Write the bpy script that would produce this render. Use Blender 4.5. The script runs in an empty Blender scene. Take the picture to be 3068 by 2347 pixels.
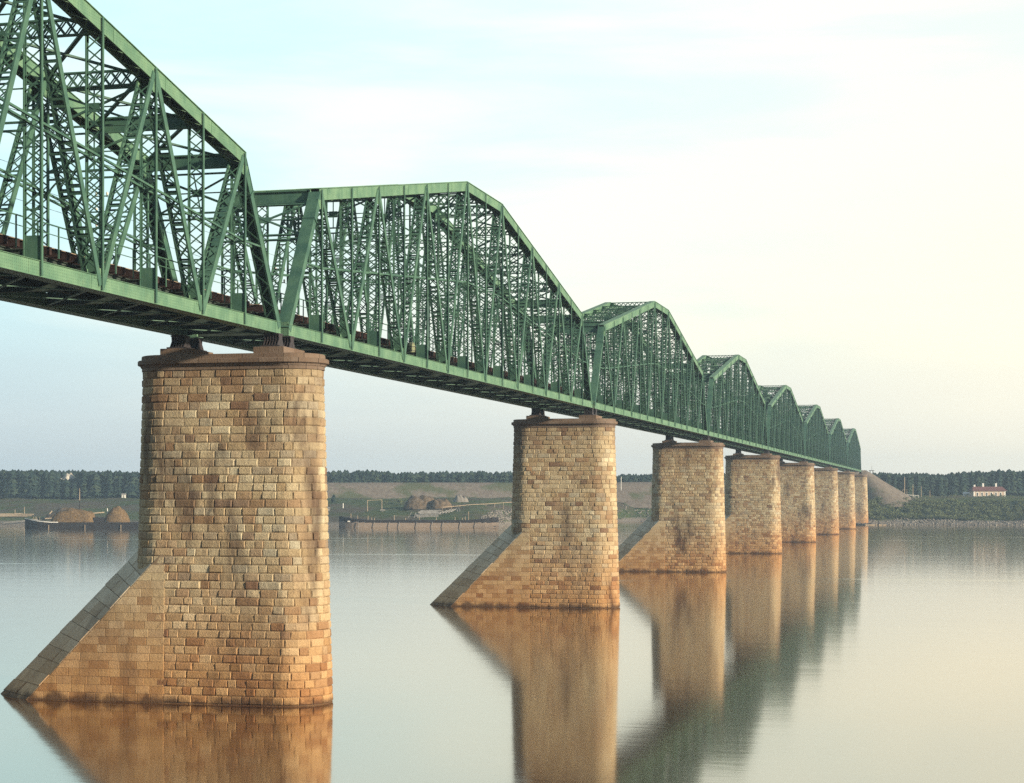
import bpy, math, random
import numpy as np
from mathutils import Vector, Matrix

random.seed(7)
RNG = np.random.default_rng(11)
scene = bpy.context.scene
COL = scene.collection
R = math.radians

# ------------------------------------------------------------------ camera
FPX, CXP, HZ, CAMZ = 5450.0, 1534.0, 1483.4, 14.36     # focal length in photo pixels, horizon row, eye height
YAW = math.atan((2872.0 - 1534.0) / FPX)                # the bridge axis (+Y) lies this far right of the view
FW = Vector((-math.sin(YAW), math.cos(YAW), 0))
RT = Vector((math.cos(YAW), math.sin(YAW), 0))
cam_d = bpy.data.cameras.new("camera")
cam = bpy.data.objects.new("camera", cam_d)
COL.objects.link(cam)
cam.location = (0, 0, CAMZ)
cam.rotation_euler = (R(90), 0, YAW)
cam_d.sensor_width = 36.0
cam_d.lens = FPX / 3068.0 * 36.0
cam_d.shift_y = (HZ - 1173.5) / 3068.0
cam_d.clip_start = 0.5
cam_d.clip_end = 30000
scene.camera = cam

# ------------------------------------------------------------------ light
SUN_EL, SUN_PHI = R(16), R(18)            # low evening sun from the right, a little behind the camera
sdir = Vector((math.cos(SUN_EL) * math.cos(SUN_PHI), -math.cos(SUN_EL) * math.sin(SUN_PHI), math.sin(SUN_EL)))
sun_d = bpy.data.lights.new("sun", 'SUN')
sun_d.energy = 5.0
sun_d.angle = R(2.5)
sun_d.color = (1.0, 0.86, 0.65)
sun = bpy.data.objects.new("sun", sun_d)
COL.objects.link(sun)
sun.rotation_euler = sdir.to_track_quat('Z', 'Y').to_euler()
sun.location = (200, -100, 200)

world = bpy.data.worlds.new("World")
scene.world = world
world.use_nodes = True
wn, wl = world.node_tree.nodes, world.node_tree.links
wn.clear()


def wnode(t, **k):
    n = wn.new(t)
    for a, b in k.items():
        setattr(n, a, b)
    return n


def wmath(op, a, b=None, c=None):
    n = wnode('ShaderNodeMath', operation=op)
    for i, v in enumerate((a, b, c)):
        if v is None:
            continue
        if isinstance(v, (int, float)):
            n.inputs[i].default_value = v
        else:
            wl.new(v, n.inputs[i])
    return n.outputs[0]


out = wnode('ShaderNodeOutputWorld')
sky = wnode('ShaderNodeTexSky', sky_type='NISHITA', sun_disc=False, sun_elevation=SUN_EL)
sky.sun_rotation = math.atan2(sdir.x, sdir.y)
sky.air_density, sky.dust_density, sky.ozone_density = 1.0, 0.5, 2.0
bg_sky = wnode('ShaderNodeBackground')
bg_sky.inputs['Strength'].default_value = 0.075
wl.new(sky.outputs[0], bg_sky.inputs['Color'])
# a thin veil of high cloud over the clear sky, plus a grey bank of vapour along the horizon
tc = wnode('ShaderNodeTexCoord')
sep = wnode('ShaderNodeSeparateXYZ')
wl.new(tc.outputs['Generated'], sep.inputs[0])
el = sep.outputs['Z']
mp = wnode('ShaderNodeMapping')
mp.inputs['Rotation'].default_value = (R(4), R(-7), R(25))
mp.inputs['Scale'].default_value = (3.0, 3.0, 17.0)
wl.new(tc.outputs['Generated'], mp.inputs[0])
nz = wnode('ShaderNodeTexNoise')
nz.inputs['Scale'].default_value = 1.5
nz.inputs['Detail'].default_value = 5
nz.inputs['Roughness'].default_value = 0.52
nz.inputs['Distortion'].default_value = 0.35
wl.new(mp.outputs[0], nz.inputs['Vector'])
cl = wnode('ShaderNodeMapRange')
cl.inputs[1].default_value, cl.inputs[2].default_value = 0.33, 0.70
cl.interpolation_type = 'SMOOTHSTEP'
wl.new(nz.outputs[0], cl.inputs[0])
dotn = wnode('ShaderNodeVectorMath', operation='DOT_PRODUCT')
wl.new(tc.outputs['Generated'], dotn.inputs[0])
dotn.inputs[1].default_value = (sdir.x, sdir.y, 0)
sunward = wnode('ShaderNodeMapRange')
sunward.inputs[1].default_value, sunward.inputs[2].default_value = -0.78, -0.28
wl.new(dotn.outputs['Value'], sunward.inputs[0])
hi = wnode('ShaderNodeMapRange', interpolation_type='SMOOTHSTEP')
hi.inputs[1].default_value, hi.inputs[2].default_value = 0.09, 0.24
hi.inputs[3].default_value, hi.inputs[4].default_value = 1.0, 0.62
wl.new(el, hi.inputs[0])
warm = wmath('MULTIPLY', sunward.outputs[0], hi.outputs[0])     # the glow sits low in the sky
veil_c = wnode('ShaderNodeMix', data_type='RGBA')
wl.new(warm, veil_c.inputs[0])
veil_c.inputs[6].default_value = (0.92, 1.13, 1.13, 1)
veil_c.inputs[7].default_value = (1.40, 1.28, 0.94, 1)
clear_c = wnode('ShaderNodeMix', data_type='RGBA')
wl.new(warm, clear_c.inputs[0])
clear_c.inputs[6].default_value = (0.66, 1.06, 1.14, 1)
clear_c.inputs[7].default_value = (1.16, 1.14, 0.92, 1)
up_c = wnode('ShaderNodeMix', data_type='RGBA')
wl.new(cl.outputs[0], up_c.inputs[0])
wl.new(clear_c.outputs[2], up_c.inputs[6])
wl.new(veil_c.outputs[2], up_c.inputs[7])
low_c = wnode('ShaderNodeMix', data_type='RGBA')
wl.new(sunward.outputs[0], low_c.inputs[0])
low_c.inputs[6].default_value = (0.60, 0.72, 0.79, 1)
low_c.inputs[7].default_value = (1.12, 1.06, 0.88, 1)
lowm = wnode('ShaderNodeMapRange')
lowm.inputs[1].default_value, lowm.inputs[2].default_value = 0.0, 0.15
lowm.interpolation_type = 'SMOOTHSTEP'
wl.new(wmath('ADD', el, wmath('MULTIPLY', wmath('SUBTRACT', nz.outputs[0], 0.5), 0.05)), lowm.inputs[0])
veil = wnode('ShaderNodeMix', data_type='RGBA')
wl.new(lowm.outputs[0], veil.inputs[0])
wl.new(low_c.outputs[2], veil.inputs[6])
wl.new(up_c.outputs[2], veil.inputs[7])
bg_veil = wnode('ShaderNodeBackground')
bg_veil.inputs['Strength'].default_value = 0.64
wl.new(veil.outputs[2], bg_veil.inputs['Color'])
# the unseen veil overhead is faded towards the zenith to cut the fill light
vm = wnode('ShaderNodeMapRange')
vm.inputs[1].default_value, vm.inputs[2].default_value = 0.27, 0.60
vm.inputs[3].default_value, vm.inputs[4].default_value = 0.97, 0.2
wl.new(el, vm.inputs[0])
mx = wnode('ShaderNodeMixShader')
dotf = wnode('ShaderNodeVectorMath', operation='DOT_PRODUCT')
wl.new(tc.outputs['Generated'], dotf.inputs[0])
_v = (FW * 0.75 - RT * 0.66).normalized()          # veil boosted ahead-left, added to light left faces and cut fill from behind
dotf.inputs[1].default_value = (_v.x, _v.y, 0)
fr_ = wnode('ShaderNodeMapRange', interpolation_type='SMOOTHSTEP')
fr_.inputs[1].default_value, fr_.inputs[2].default_value = -0.15, 0.50
fr_.inputs[3].default_value, fr_.inputs[4].default_value = 0.12, 1.0
wl.new(dotf.outputs['Value'], fr_.inputs[0])
wl.new(wmath('MULTIPLY', vm.outputs[0], fr_.outputs[0]), mx.inputs[0])
wl.new(bg_sky.outputs[0], mx.inputs[1])
wl.new(bg_veil.outputs[0], mx.inputs[2])
wl.new(mx.outputs[0], out.inputs[0])

scene.view_settings.view_transform = 'Standard'
scene.view_settings.look = 'None'
scene.view_settings.exposure = 0.64
scene.view_settings.gamma = 1.0
scene.render.engine = 'CYCLES'
scene.cycles.max_bounces = 6
scene.cycles.diffuse_bounces = 3
scene.cycles.glossy_bounces = 3
scene.cycles.volume_bounces = 0
scene.cycles.caustics_reflective = False
scene.cycles.sample_clamp_indirect = 4.0
scene.render.filter_size = 1.4
scene.cycles.use_denoising = False


# ------------------------------------------------------------------ helpers
def P(px, D, z=None, py=None):
    """World point at depth D (m) in front of the camera, px = column of the photo at full size."""
    X = (px - CXP) * D / FPX
    if z is None:
        z = CAMZ - (py - HZ) * D / FPX
    v = FW * D + RT * X
    return Vector((v.x, v.y, z))


class MB:
    def __init__(s):
        s.v, s.f = [], []

    def add(s, vs, fs):
        o = len(s.v)
        s.v.extend([tuple(p) for p in vs])
        s.f.extend([tuple(i + o for i in f) for f in fs])

    def box(s, x0, x1, y0, y1, z0, z1):
        s.add([(x0, y0, z0), (x1, y0, z0), (x1, y1, z0), (x0, y1, z0), (x0, y0, z1), (x1, y0, z1), (x1, y1, z1), (x0, y1, z1)],
              [(3, 2, 1, 0), (4, 5, 6, 7), (0, 1, 5, 4), (1, 2, 6, 5), (2, 3, 7, 6), (3, 0, 4, 7)])

    def bar(s, p, q, side, w, h, caps=True):
        """straight bar p->q, w wide along 'side', h along the third axis"""
        p, q = Vector(p), Vector(q)
        d = (q - p).normalized()
        sd = Vector(side)
        sd = (sd - d * sd.dot(d)).normalized()
        u = d.cross(sd)
        a, b = sd * (w / 2), u * (h / 2)
        vs = [p - a - b, p + a - b, p + a + b, p - a + b, q - a - b, q + a - b, q + a + b, q - a + b]
        fs = [(0, 1, 5, 4), (1, 2, 6, 5), (2, 3, 7, 6), (3, 0, 4, 7)]
        if caps:
            fs += [(3, 2, 1, 0), (4, 5, 6, 7)]
        s.add(vs, fs)

    def sweep(s, poly, x0, x1, d0, d1):
        """rectangle x0..x1, z+d0..z+d1 swept along a polyline of (y, z)"""
        vs, fs = [], []
        for y, z in poly:
            vs += [(x0, y, z + d0), (x1, y, z + d0), (x1, y, z + d1), (x0, y, z + d1)]
        n = len(poly)
        for i in range(n - 1):
            a, b = 4 * i, 4 * i + 4
            for k in range(4):
                m = (k + 1) % 4
                fs.append((a + k, a + m, b + m, b + k))
        fs.append((3, 2, 1, 0))
        e = 4 * (n - 1)
        fs.append((e, e + 1, e + 2, e + 3))
        s.add(vs, fs)

    def tube(s, p, q, r0, r1=None, n=8):
        p, q = Vector(p), Vector(q)
        r1 = r0 if r1 is None else r1
        d = (q - p).normalized()
        sd = d.orthogonal().normalized()
        u = d.cross(sd)
        vs = []
        for c, r in ((p, r0), (q, r1)):
            for i in range(n):
                a = 2 * math.pi * i / n
                vs.append(c + sd * (r * math.cos(a)) + u * (r * math.sin(a)))
        fs = [(i, (i + 1) % n, n + (i + 1) % n, n + i) for i in range(n)]
        fs += [tuple(range(n - 1, -1, -1)), tuple(range(n, 2 * n))]
        s.add(vs, fs)

    def lathe(s, prof, n=14, c=(0, 0, 0)):
        vs, fs = [], []
        for r, z in prof:
            for i in range(n):
                a = 2 * math.pi * i / n
                vs.append((c[0] + r * math.cos(a), c[1] + r * math.sin(a), c[2] + z))
        for j in range(len(prof) - 1):
            for i in range(n):
                m = (i + 1) % n
                fs.append((j * n + i, j * n + m, (j + 1) * n + m, (j + 1) * n + i))
        fs += [tuple(range(n - 1, -1, -1)), tuple((len(prof) - 1) * n + i for i in range(n))]
        s.add(vs, fs)

    def mesh(s, name, m, smooth=False):
        me = bpy.data.meshes.new(name)
        me.from_pydata(s.v, [], s.f)
        me.validate(clean_customdata=False)
        me.update()
        if m:
            me.materials.append(m)
        if smooth:
            me.polygons.foreach_set('use_smooth', [True] * len(me.polygons))
        return me


def obj(name, data, parent=None, loc=None):
    o = bpy.data.objects.new(name, data)
    COL.objects.link(o)
    if parent is not None:
        o.parent = parent
    if loc is not None:
        o.location = loc
    return o


def part(name, mb, m, parent, loc=None, smooth=False):
    return obj(name, mb.mesh(name, m, smooth), parent, loc)


def tag(o, label=None, cat=None, group=None, kind=None):
    for k, v in (('label', label), ('category', cat), ('group', group), ('kind', kind)):
        if v:
            o[k] = v
    return o


def empty(name, loc, label, cat, group=None, rz=0.0):
    o = obj(name, None)
    o.empty_display_size = 0.5
    o.location = loc
    o.rotation_euler = (0, 0, rz)
    return tag(o, label, cat, group)


def copy_tree(o, parent=None):
    c = o.copy()
    COL.objects.link(c)
    c.parent = parent
    for ch in list(o.children):
        copy_tree(ch, c)
    return c


# ------------------------------------------------------------------ materials
def new_mat(name):
    m = bpy.data.materials.new(name)
    m.use_nodes = True
    nt = m.node_tree
    return m, nt, nt.nodes, nt.links, nt.nodes['Principled BSDF']


class N:
    """tiny node-graph helper"""

    def __init__(s, name):
        s.m, s.nt, s.n, s.l, s.b = new_mat(name)
        s.b.inputs['Roughness'].default_value = 0.8
        s.b.inputs['Specular IOR Level'].default_value = 0.25

    def put(s, sock, v):
        if hasattr(v, 'links'):
            s.l.new(v, sock)
        else:
            sock.default_value = v

    def coord(s, kind='Object'):
        return s.n.new('ShaderNodeTexCoord').outputs[kind]

    def pos(s):
        return s.n.new('ShaderNodeNewGeometry').outputs['Position']

    def island(s):
        return s.n.new('ShaderNodeNewGeometry').outputs['Random Per Island']

    def objrnd(s):
        return s.n.new('ShaderNodeObjectInfo').outputs['Random']

    def mapping(s, v, scale=(1, 1, 1), rot=(0, 0, 0), loc=(0, 0, 0)):
        n = s.n.new('ShaderNodeMapping')
        n.inputs['Scale'].default_value = scale
        n.inputs['Rotation'].default_value = rot
        n.inputs['Location'].default_value = loc
        s.l.new(v, n.inputs[0])
        return n.outputs[0]

    def noise(s, v, scale, detail=4, rough=0.55, dist=0.0):
        n = s.n.new('ShaderNodeTexNoise')
        n.inputs['Scale'].default_value = scale
        n.inputs['Detail'].default_value = detail
        n.inputs['Roughness'].default_value = rough
        n.inputs['Distortion'].default_value = dist
        if v is not None:
            s.l.new(v, n.inputs['Vector'])
        return n.outputs[0]

    def math(s, op, a, b=0.0, clamp=False):
        n = s.n.new('ShaderNodeMath')
        n.operation = op
        n.use_clamp = clamp
        s.put(n.inputs[0], a)
        s.put(n.inputs[1], b)
        return n.outputs[0]

    def rng(s, v, a, b, c=0.0, d=1.0, smooth=True):
        n = s.n.new('ShaderNodeMapRange')
        if smooth:
            n.interpolation_type = 'SMOOTHSTEP'
        s.put(n.inputs[0], v)
        for i, x in enumerate((a, b, c, d)):
            n.inputs[i + 1].default_value = x
        return n.outputs[0]

    def ramp(s, v, stops, const=False):
        n = s.n.new('ShaderNodeValToRGB')
        cr = n.color_ramp
        if const:
            cr.interpolation = 'CONSTANT'
        while len(cr.elements) < len(stops):
            cr.elements.new(0.5)
        for e, (p, c) in zip(cr.elements, stops):
            e.position = p
            e.color = (*c, 1)
        s.put(n.inputs[0], v)
        return n.outputs[0]

    def mix(s, f, a, b, blend='MIX'):
        n = s.n.new('ShaderNodeMix')
        n.data_type = 'RGBA'
        n.blend_type = blend
        s.put(n.inputs[0], f)
        s.put(n.inputs[6], a if hasattr(a, 'links') else (*a, 1))
        s.put(n.inputs[7], b if hasattr(b, 'links') else (*b, 1))
        return n.outputs[2]

    def sep(s, v):
        n = s.n.new('ShaderNodeSeparateXYZ')
        s.l.new(v, n.inputs[0])
        return n.outputs

    def bump(s, h, strength, dist):
        n = s.n.new('ShaderNodeBump')
        n.inputs['Strength'].default_value = strength
        n.inputs['Distance'].default_value = dist
        s.l.new(h, n.inputs['Height'])
        s.l.new(n.outputs[0], s.b.inputs['Normal'])

    def done(s, color, rough=None, spec=None):
        s.put(s.b.inputs['Base Color'], color if hasattr(color, 'links') else (*color, 1))
        if rough is not None:
            s.put(s.b.inputs['Roughness'], rough)
        if spec is not None:
            s.b.inputs['Specular IOR Level'].default_value = spec
        return s.m


def simple(name, c, rough=0.8, var=0.25, scale=3.0, spec=0.25):
    g = N(name)
    n = g.noise(g.coord(), scale, 5)
    dark = tuple(x * (1 - var) for x in c)
    lite = tuple(min(1, x * (1 + var)) for x in c)
    return g.done(g.mix(g.rng(n, 0.3, 0.7), dark, lite), rough, spec)


def mat_paint(name, dark, lite, chalk, rivets):
    g = N(name)
    p = g.pos()
    n1 = g.noise(p, 0.7, 5, 0.6)
    n2 = g.noise(g.mapping(p, (3, 3, 0.5)), 1.6, 5, 0.65)
    c = g.mix(g.rng(n1, 0.3, 0.7), dark, lite)
    c = g.mix(g.rng(n2, 0.50, 0.80, 0.0, 0.7), c, tuple(x * 0.62 for x in lite[:1]) + (lite[1] * 0.55, lite[2] * 0.48))
    n5 = g.noise(g.mapping(p, (5, 5, 0.35)), 1.3, 5, 0.7)
    c = g.mix(g.rng(n5, 0.54, 0.72, 0.0, 0.5), c, chalk)
    n3 = g.noise(g.mapping(p, (2, 2, 0.8)), 2.6, 5, 0.7)
    c = g.mix(g.rng(n3, 0.62, 0.74, 0.0, 0.6), c, (0.105, 0.075, 0.040))
    if rivets:                                     # rows of rivet heads along the plates
        o = g.sep(g.coord('Object'))
        a = g.math('COSINE', g.math('MULTIPLY', g.math('ADD', o[0], o[1]), 2 * math.pi / 0.20))
        b = g.math('COSINE', g.math('MULTIPLY', o[2], 2 * math.pi / 0.158))
        d = g.rng(g.math('MULTIPLY', g.math('ADD', a, 1.0), g.math('ADD', b, 1.0)), 1.9, 3.2)
        c = g.mix(g.math('MULTIPLY', d, 0.42), c, tuple(x * 0.45 for x in dark))
        g.bump(d, 0.35, 0.02)
    return g.done(c, 0.6, 0.3)


def mat_stone(name, ramp, stain=0.7, bump=0.5, smooth=False):
    g = N(name)
    p = g.coord('Object')
    z = g.sep(p)[2]
    r = g.math('FRACT', g.math('ADD', g.island(), g.objrnd()))
    c = g.ramp(r, ramp)
    n1 = g.noise(p, 1.9, 6, 0.65)
    c = g.mix(g.rng(n1, 0.35, 0.75, 0.0, 0.5), c, g.mix(0.5, c, (0.17, 0.085, 0.045)))
    n4 = g.noise(p, 11, 5, 0.7)
    c = g.mix(g.rng(n4, 0.45, 0.75, 0.0, 0.38), c, (0.12, 0.075, 0.05))
    # soot and damp stains with shapes of their own, running down the face
    v2 = g.n.new('ShaderNodeVectorMath')
    v2.operation = 'ADD'
    g.l.new(p, v2.inputs[0])
    oi = g.n.new('ShaderNodeObjectInfo')
    g.l.new(oi.outputs['Location'], v2.inputs[1])
    n2 = g.noise(g.mapping(v2.outputs[0], (0.30, 0.30, 0.085)), 1.0, 5, 0.6, 0.3)
    c = g.mix(g.rng(n2, 0.50, 0.72, 0.0, stain), c, (0.065, 0.04, 0.032))
    # brown run-off from the cap, fading unevenly down the upper courses
    run = g.math('ADD', z, g.math('MULTIPLY', g.noise(g.mapping(p, (0.5, 0.5, 0.12)), 1.0, 4, 0.6), 9.0))
    c = g.mix(g.rng(run, 22.5, 29.0, 0.0, 0.55), c, (0.13, 0.078, 0.048))
    # rust-red silt left on the lowest courses by high water
    tide = g.math('ADD', z, g.math('MULTIPLY', g.noise(p, 0.8, 4), -2.0))
    c = g.mix(g.rng(tide, -1.2, 10.0, 0.72, 0.0), c, g.mix(1.0, c, (1.0, 0.60, 0.30), 'MULTIPLY'))
    c = g.mix(g.rng(tide, -0.95, -0.25, 0.8, 0.0), c, (0.06, 0.03, 0.018))
    g.bump(g.math('ADD', g.noise(p, 7, 6, 0.7), g.math('MULTIPLY', g.noise(p, 26, 4), 0.4)), bump, 0.12)
    return g.done(c, 0.9, 0.15)


def mat_water():
    g = N('river_water')
    n, l = g.n, g.l
    p = g.pos()
    ca, sa = FW.y, FW.x
    streak = g.noise(g.mapping(p, (0.0045, 0.042, 1), (0, 0, -YAW)), 1.0, 4, 0.6, 0.3)
    ruff = g.rng(streak, 0.56, 0.74)
    fine = g.noise(g.mapping(p, (0.35, 1.2, 1), (0, 0, -YAW)), 1.0, 4, 0.6)
    slow = g.noise(g.mapping(p, (0.02, 0.09, 1), (0, 0, -YAW)), 1.0, 3, 0.5)
    h = g.math('ADD', g.math('MULTIPLY', fine, 0.02), g.math('MULTIPLY', slow, 0.10))
    bp = n.new('ShaderNodeBump')
    bp.inputs['Strength'].default_value = 0.6
    bp.inputs['Distance'].default_value = 0.25
    l.new(h, bp.inputs['Height'])
    gl = n.new('ShaderNodeBsdfGlossy')
    gl.inputs['Color'].default_value = (1.0, 0.955, 0.885, 1)
    l.new(g.rng(ruff, 0, 1, 0.08, 0.16), gl.inputs['Roughness'])
    l.new(bp.outputs[0], gl.inputs['Normal'])
    df = n.new('ShaderNodeBsdfDiffuse')
    df.inputs['Color'].default_value = (0.070, 0.026, 0.008, 1)
    fr = n.new('ShaderNodeFresnel')
    fr.inputs['IOR'].default_value = 1.33
    k = g.math('POWER', fr.outputs[0], 0.48)
    mxs = n.new('ShaderNodeMixShader')
    l.new(k, mxs.inputs[0])
    l.new(df.outputs[0], mxs.inputs[1])
    l.new(gl.outputs[0], mxs.inputs[2])
    l.new(mxs.outputs[0], n['Material Output'].inputs['Surface'])
    return g.m


def mat_ground():
    g = N('river_bank_ground')
    p = g.pos()
    z = g.sep(p)[2]
    n1 = g.noise(g.mapping(p, (1, 1, 3)), 0.03, 6, 0.6)
    n2 = g.noise(g.mapping(p, (1, 1, 2.5)), 0.22, 5, 0.65)
    n3 = g.noise(p, 1.4, 4, 0.7)
    grass = g.mix(g.rng(n2, 0.35, 0.65), (0.035, 0.064, 0.020), (0.085, 0.110, 0.034))
    soil = g.mix(g.rng(n3, 0.3, 0.7), (0.060, 0.046, 0.036), (0.130, 0.105, 0.078))
    c = g.mix(g.rng(n1, 0.44, 0.60, 0.1, 0.9), grass, soil)
    zz = g.math('ADD', z, g.math('MULTIPLY', n2, 1.6))
    shore = g.mix(g.rng(n3, 0.3, 0.7), (0.12, 0.10, 0.085), (0.30, 0.26, 0.21))
    c = g.mix(g.rng(zz, 2.0, 3.4, 1.0, 0.0), c, shore)
    g.bump(n3, 0.6, 0.4)
    return g.done(c, 0.95, 0.1)


def mat_embank():
    g = N('embankment_soil')
    p = g.pos()
    n1 = g.noise(p, 0.045, 5, 0.6)
    n2 = g.noise(g.mapping(p, (1, 1, 0.3)), 0.5, 5, 0.65)
    c = g.mix(g.rng(n2, 0.3, 0.7), (0.145, 0.118, 0.096), (0.215, 0.180, 0.142))
    c = g.mix(g.rng(n1, 0.50, 0.62, 0.0, 0.8), c, (0.075, 0.092, 0.034))
    c = g.mix(g.rng(g.noise(p, 0.9, 5, 0.7), 0.62, 0.72, 0, 0.7), c, (0.07, 0.075, 0.03))
    g.bump(n2, 0.5, 0.3)
    return g.done(c, 0.95, 0.1)


def mat_leaf(name, stops, rough=0.9):
    g = N(name)
    c = g.ramp(g.island(), stops)
    return g.done(c, rough, 0.1)


def mat_wood(name, c, sc=(1, 1, 1), var=0.35):
    g = N(name)
    p = g.coord()
    n = g.noise(g.mapping(p, sc), 2.0, 6, 0.65)
    d = tuple(x * (1 - var) for x in c)
    li = tuple(x * (1 + var) for x in c)
    col = g.mix(g.rng(n, 0.3, 0.7), d, li)
    return g.done(col, 0.85, 0.15)


PAINT = mat_paint('green_bridge_paint', (0.034, 0.092, 0.070), (0.070, 0.152, 0.100), (0.118, 0.205, 0.140), False)
PLATE = mat_paint('chalky_green_plate_paint', (0.082, 0.175, 0.110), (0.145, 0.258, 0.155), (0.210, 0.315, 0.210), True)
SANDSTONE = [(0.0, (0.456, 0.362, 0.219)), (0.20, (0.576, 0.477, 0.302)), (0.38, (0.413, 0.305, 0.170)), (0.52, (0.630, 0.546, 0.367)),
             (0.66, (0.315, 0.201, 0.110)), (0.74, (0.522, 0.408, 0.247)), (0.87, (0.370, 0.247, 0.142)), (0.94, (0.489, 0.437, 0.307)), (1.0, (0.217, 0.132, 0.082))]
DECK_SHADE = simple('underdeck_shade_green', (0.045, 0.062, 0.052), 0.75, 0.35, 1.5, 0.2)  # green darkened to paint in the shade under the deck
STONE = mat_stone('rough_sandstone_block', SANDSTONE, 0.85, 0.75)
ASHLAR = mat_stone('smooth_sandstone_ashlar', [(0.0, (0.485, 0.380, 0.223)), (0.2, (0.582, 0.480, 0.298)), (0.4, (0.407, 0.290, 0.158)), (0.6, (0.601, 0.500, 0.326)), (0.8, (0.456, 0.340, 0.195)), (0.92, (0.330, 0.210, 0.112)), (1.0, (0.533, 0.450, 0.298))], 0.55, 0.4)
GRANITE = mat_stone('grey_facing_stone', [(0.0, (0.63, 0.57, 0.44)), (0.4, (0.72, 0.66, 0.52)), (0.7, (0.57, 0.51, 0.39)), (1.0, (0.56, 0.48, 0.35))], 0.5, 0.3)
CAPSTONE = mat_stone('deck_shaded_cap_stone', [(0.0, (0.20, 0.168, 0.138)), (0.35, (0.28, 0.236, 0.195)), (0.7, (0.15, 0.124, 0.10)), (1.0, (0.23, 0.19, 0.152))], 0.5, 0.35)  # brown stone, its colour darkened to carry the deck's shade
MORTAR = simple('brown_mortar', (0.24, 0.175, 0.115), 0.95, 0.3, 2.0, 0.05)
IRON = simple('dark_cast_iron', (0.034, 0.028, 0.030), 0.6, 0.3, 2.0, 0.4)
SLEEPER = mat_wood('tarred_red_brown_timber', (0.034, 0.020, 0.018))
RAILST = simple('worn_rail_steel', (0.10, 0.075, 0.06), 0.5, 0.3, 2.0, 0.5)
PLANK = mat_wood('weathered_plank', (0.22, 0.17, 0.12), (6, 0.4, 6))
WIRE = simple('telegraph_wire_iron', (0.10, 0.13, 0.15), 0.6, 0.1)
PORC = simple('pale_porcelain', (0.62, 0.60, 0.52), 0.4, 0.1)
BARREL = mat_wood('pale_barrel_staves', (0.20, 0.22, 0.13), (5, 5, 0.4))
WATER = mat_water()
GROUND = mat_ground()
EMBANK = mat_embank()
CONIFER = mat_leaf('dark_conifer_needles', [(0, (0.014, 0.028, 0.024)), (0.35, (0.022, 0.040, 0.030)), (0.7, (0.030, 0.050, 0.034)), (1, (0.042, 0.060, 0.036))])
BUSHLEAF = mat_leaf('willow_leaves', [(0, (0.095, 0.120, 0.055)), (0.4, (0.125, 0.150, 0.068)), (0.75, (0.150, 0.170, 0.075)), (1, (0.185, 0.195, 0.090))])
HAY = N('dry_hay')
_p = HAY.pos()
HAY.bump(HAY.noise(_p, 5.0, 5, 0.7), 1.0, 0.25)
HAY = HAY.done(HAY.mix(HAY.rng(HAY.noise(_p, 1.2, 6, 0.7), 0.35, 0.68), (0.115, 0.072, 0.034), (0.235, 0.155, 0.072)), 0.95, 0.05)
TARHULL = mat_wood('tarred_hull_planking', (0.030, 0.025, 0.024), (0.3, 3, 6), 0.5)
WOODHULL = mat_wood('bare_hull_planking', (0.30, 0.235, 0.18), (0.25, 3, 6), 0.35)
PALEWOOD = mat_wood('pale_barked_wood', (0.36, 0.28, 0.19), (1, 1, 1), 0.3)
GREYWOOD = mat_wood('grey_weathered_log', (0.27, 0.255, 0.23), (1, 1, 1), 0.35)
SOIL = simple('heaped_earth', (0.135, 0.10, 0.066), 0.95, 0.4, 0.8, 0.05)
SAND = simple('bleached_sand', (0.50, 0.46, 0.38), 0.95, 0.25, 0.5, 0.05)
RUBBLE = mat_leaf('quarried_rubble', [(0, (0.13, 0.115, 0.10)), (0.5, (0.20, 0.18, 0.155)), (1, (0.29, 0.26, 0.22))], 0.95)
WHITEPAINT = simple('white_limewash', (0.78, 0.75, 0.68), 0.8, 0.1)
CREAM = mat_wood('cream_painted_boards', (0.54, 0.415, 0.315), (0.5, 0.5, 9), 0.12)
REDROOF = mat_wood('red_iron_roof', (0.165, 0.075, 0.070), (5, 0.3, 0.3), 0.3)
DARKGLASS = simple('dark_window_glass', (0.03, 0.035, 0.04), 0.15, 0.2, 1.0, 0.5)
ROPE = simple('hemp_rope', (0.22, 0.18, 0.12))
BARK = mat_wood('tree_bark', (0.085, 0.06, 0.042))

# ------------------------------------------------------------------ structure: water, ground, embankment
SPAN, Y1, XC, ZC = 110.0, 118.8, -49.25, CAMZ + 11.1      # pier spacing, first pier, bridge axis, underside of bottom chord
PXN = np.array([-6000, -1500, 0, 500, 1000, 1450, 1600, 1900, 2250, 2420, 2540, 2700, 3068, 4500, 9000], float)
DSN = np.array([900, 870, 848, 825, 812, 806, 900, 985, 985, 950, 866, 870, 858, 800, 780], float)


def shore_d(px):
    return np.interp(px, PXN, DSN)


PROFS = [  # photo column, then (metres inland, height)
    (0, [(-60, -5), (0, 0), (10, 1.2), (60, 4.5), (110, 9.5), (150, 12.3), (400, 14), (3000, 18)]),
    (700, [(-60, -5), (0, 0), (10, 1.5), (60, 6), (110, 9.5), (150, 12.0), (400, 14), (3000, 18)]),
    (1200, [(-60, -5), (0, 0), (8, 1.6), (40, 5.8), (90, 10), (130, 12.0), (400, 14), (3000, 18)]),
    (1500, [(-60, -5), (0, 0), (8, 2.0), (40, 7.0), (90, 11), (130, 12.4), (400, 14), (3000, 18)]),
    (1950, [(-60, -5), (0, 0), (6, 2.0), (25, 9.0), (45, 12), (100, 12.6), (400, 14), (3000, 18)]),
    (2500, [(-60, -5), (0, 0), (10, 2.0), (30, 10.6), (36, 12.8), (100, 12.6), (400, 14), (3000, 18)]),
    (2800, [(-60, -5), (0, 0), (9, 1.8), (14, 2.4), (32, 11.6), (40, 13.2), (50, 13.4), (400, 14.4), (3000, 18)]),
]
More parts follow.
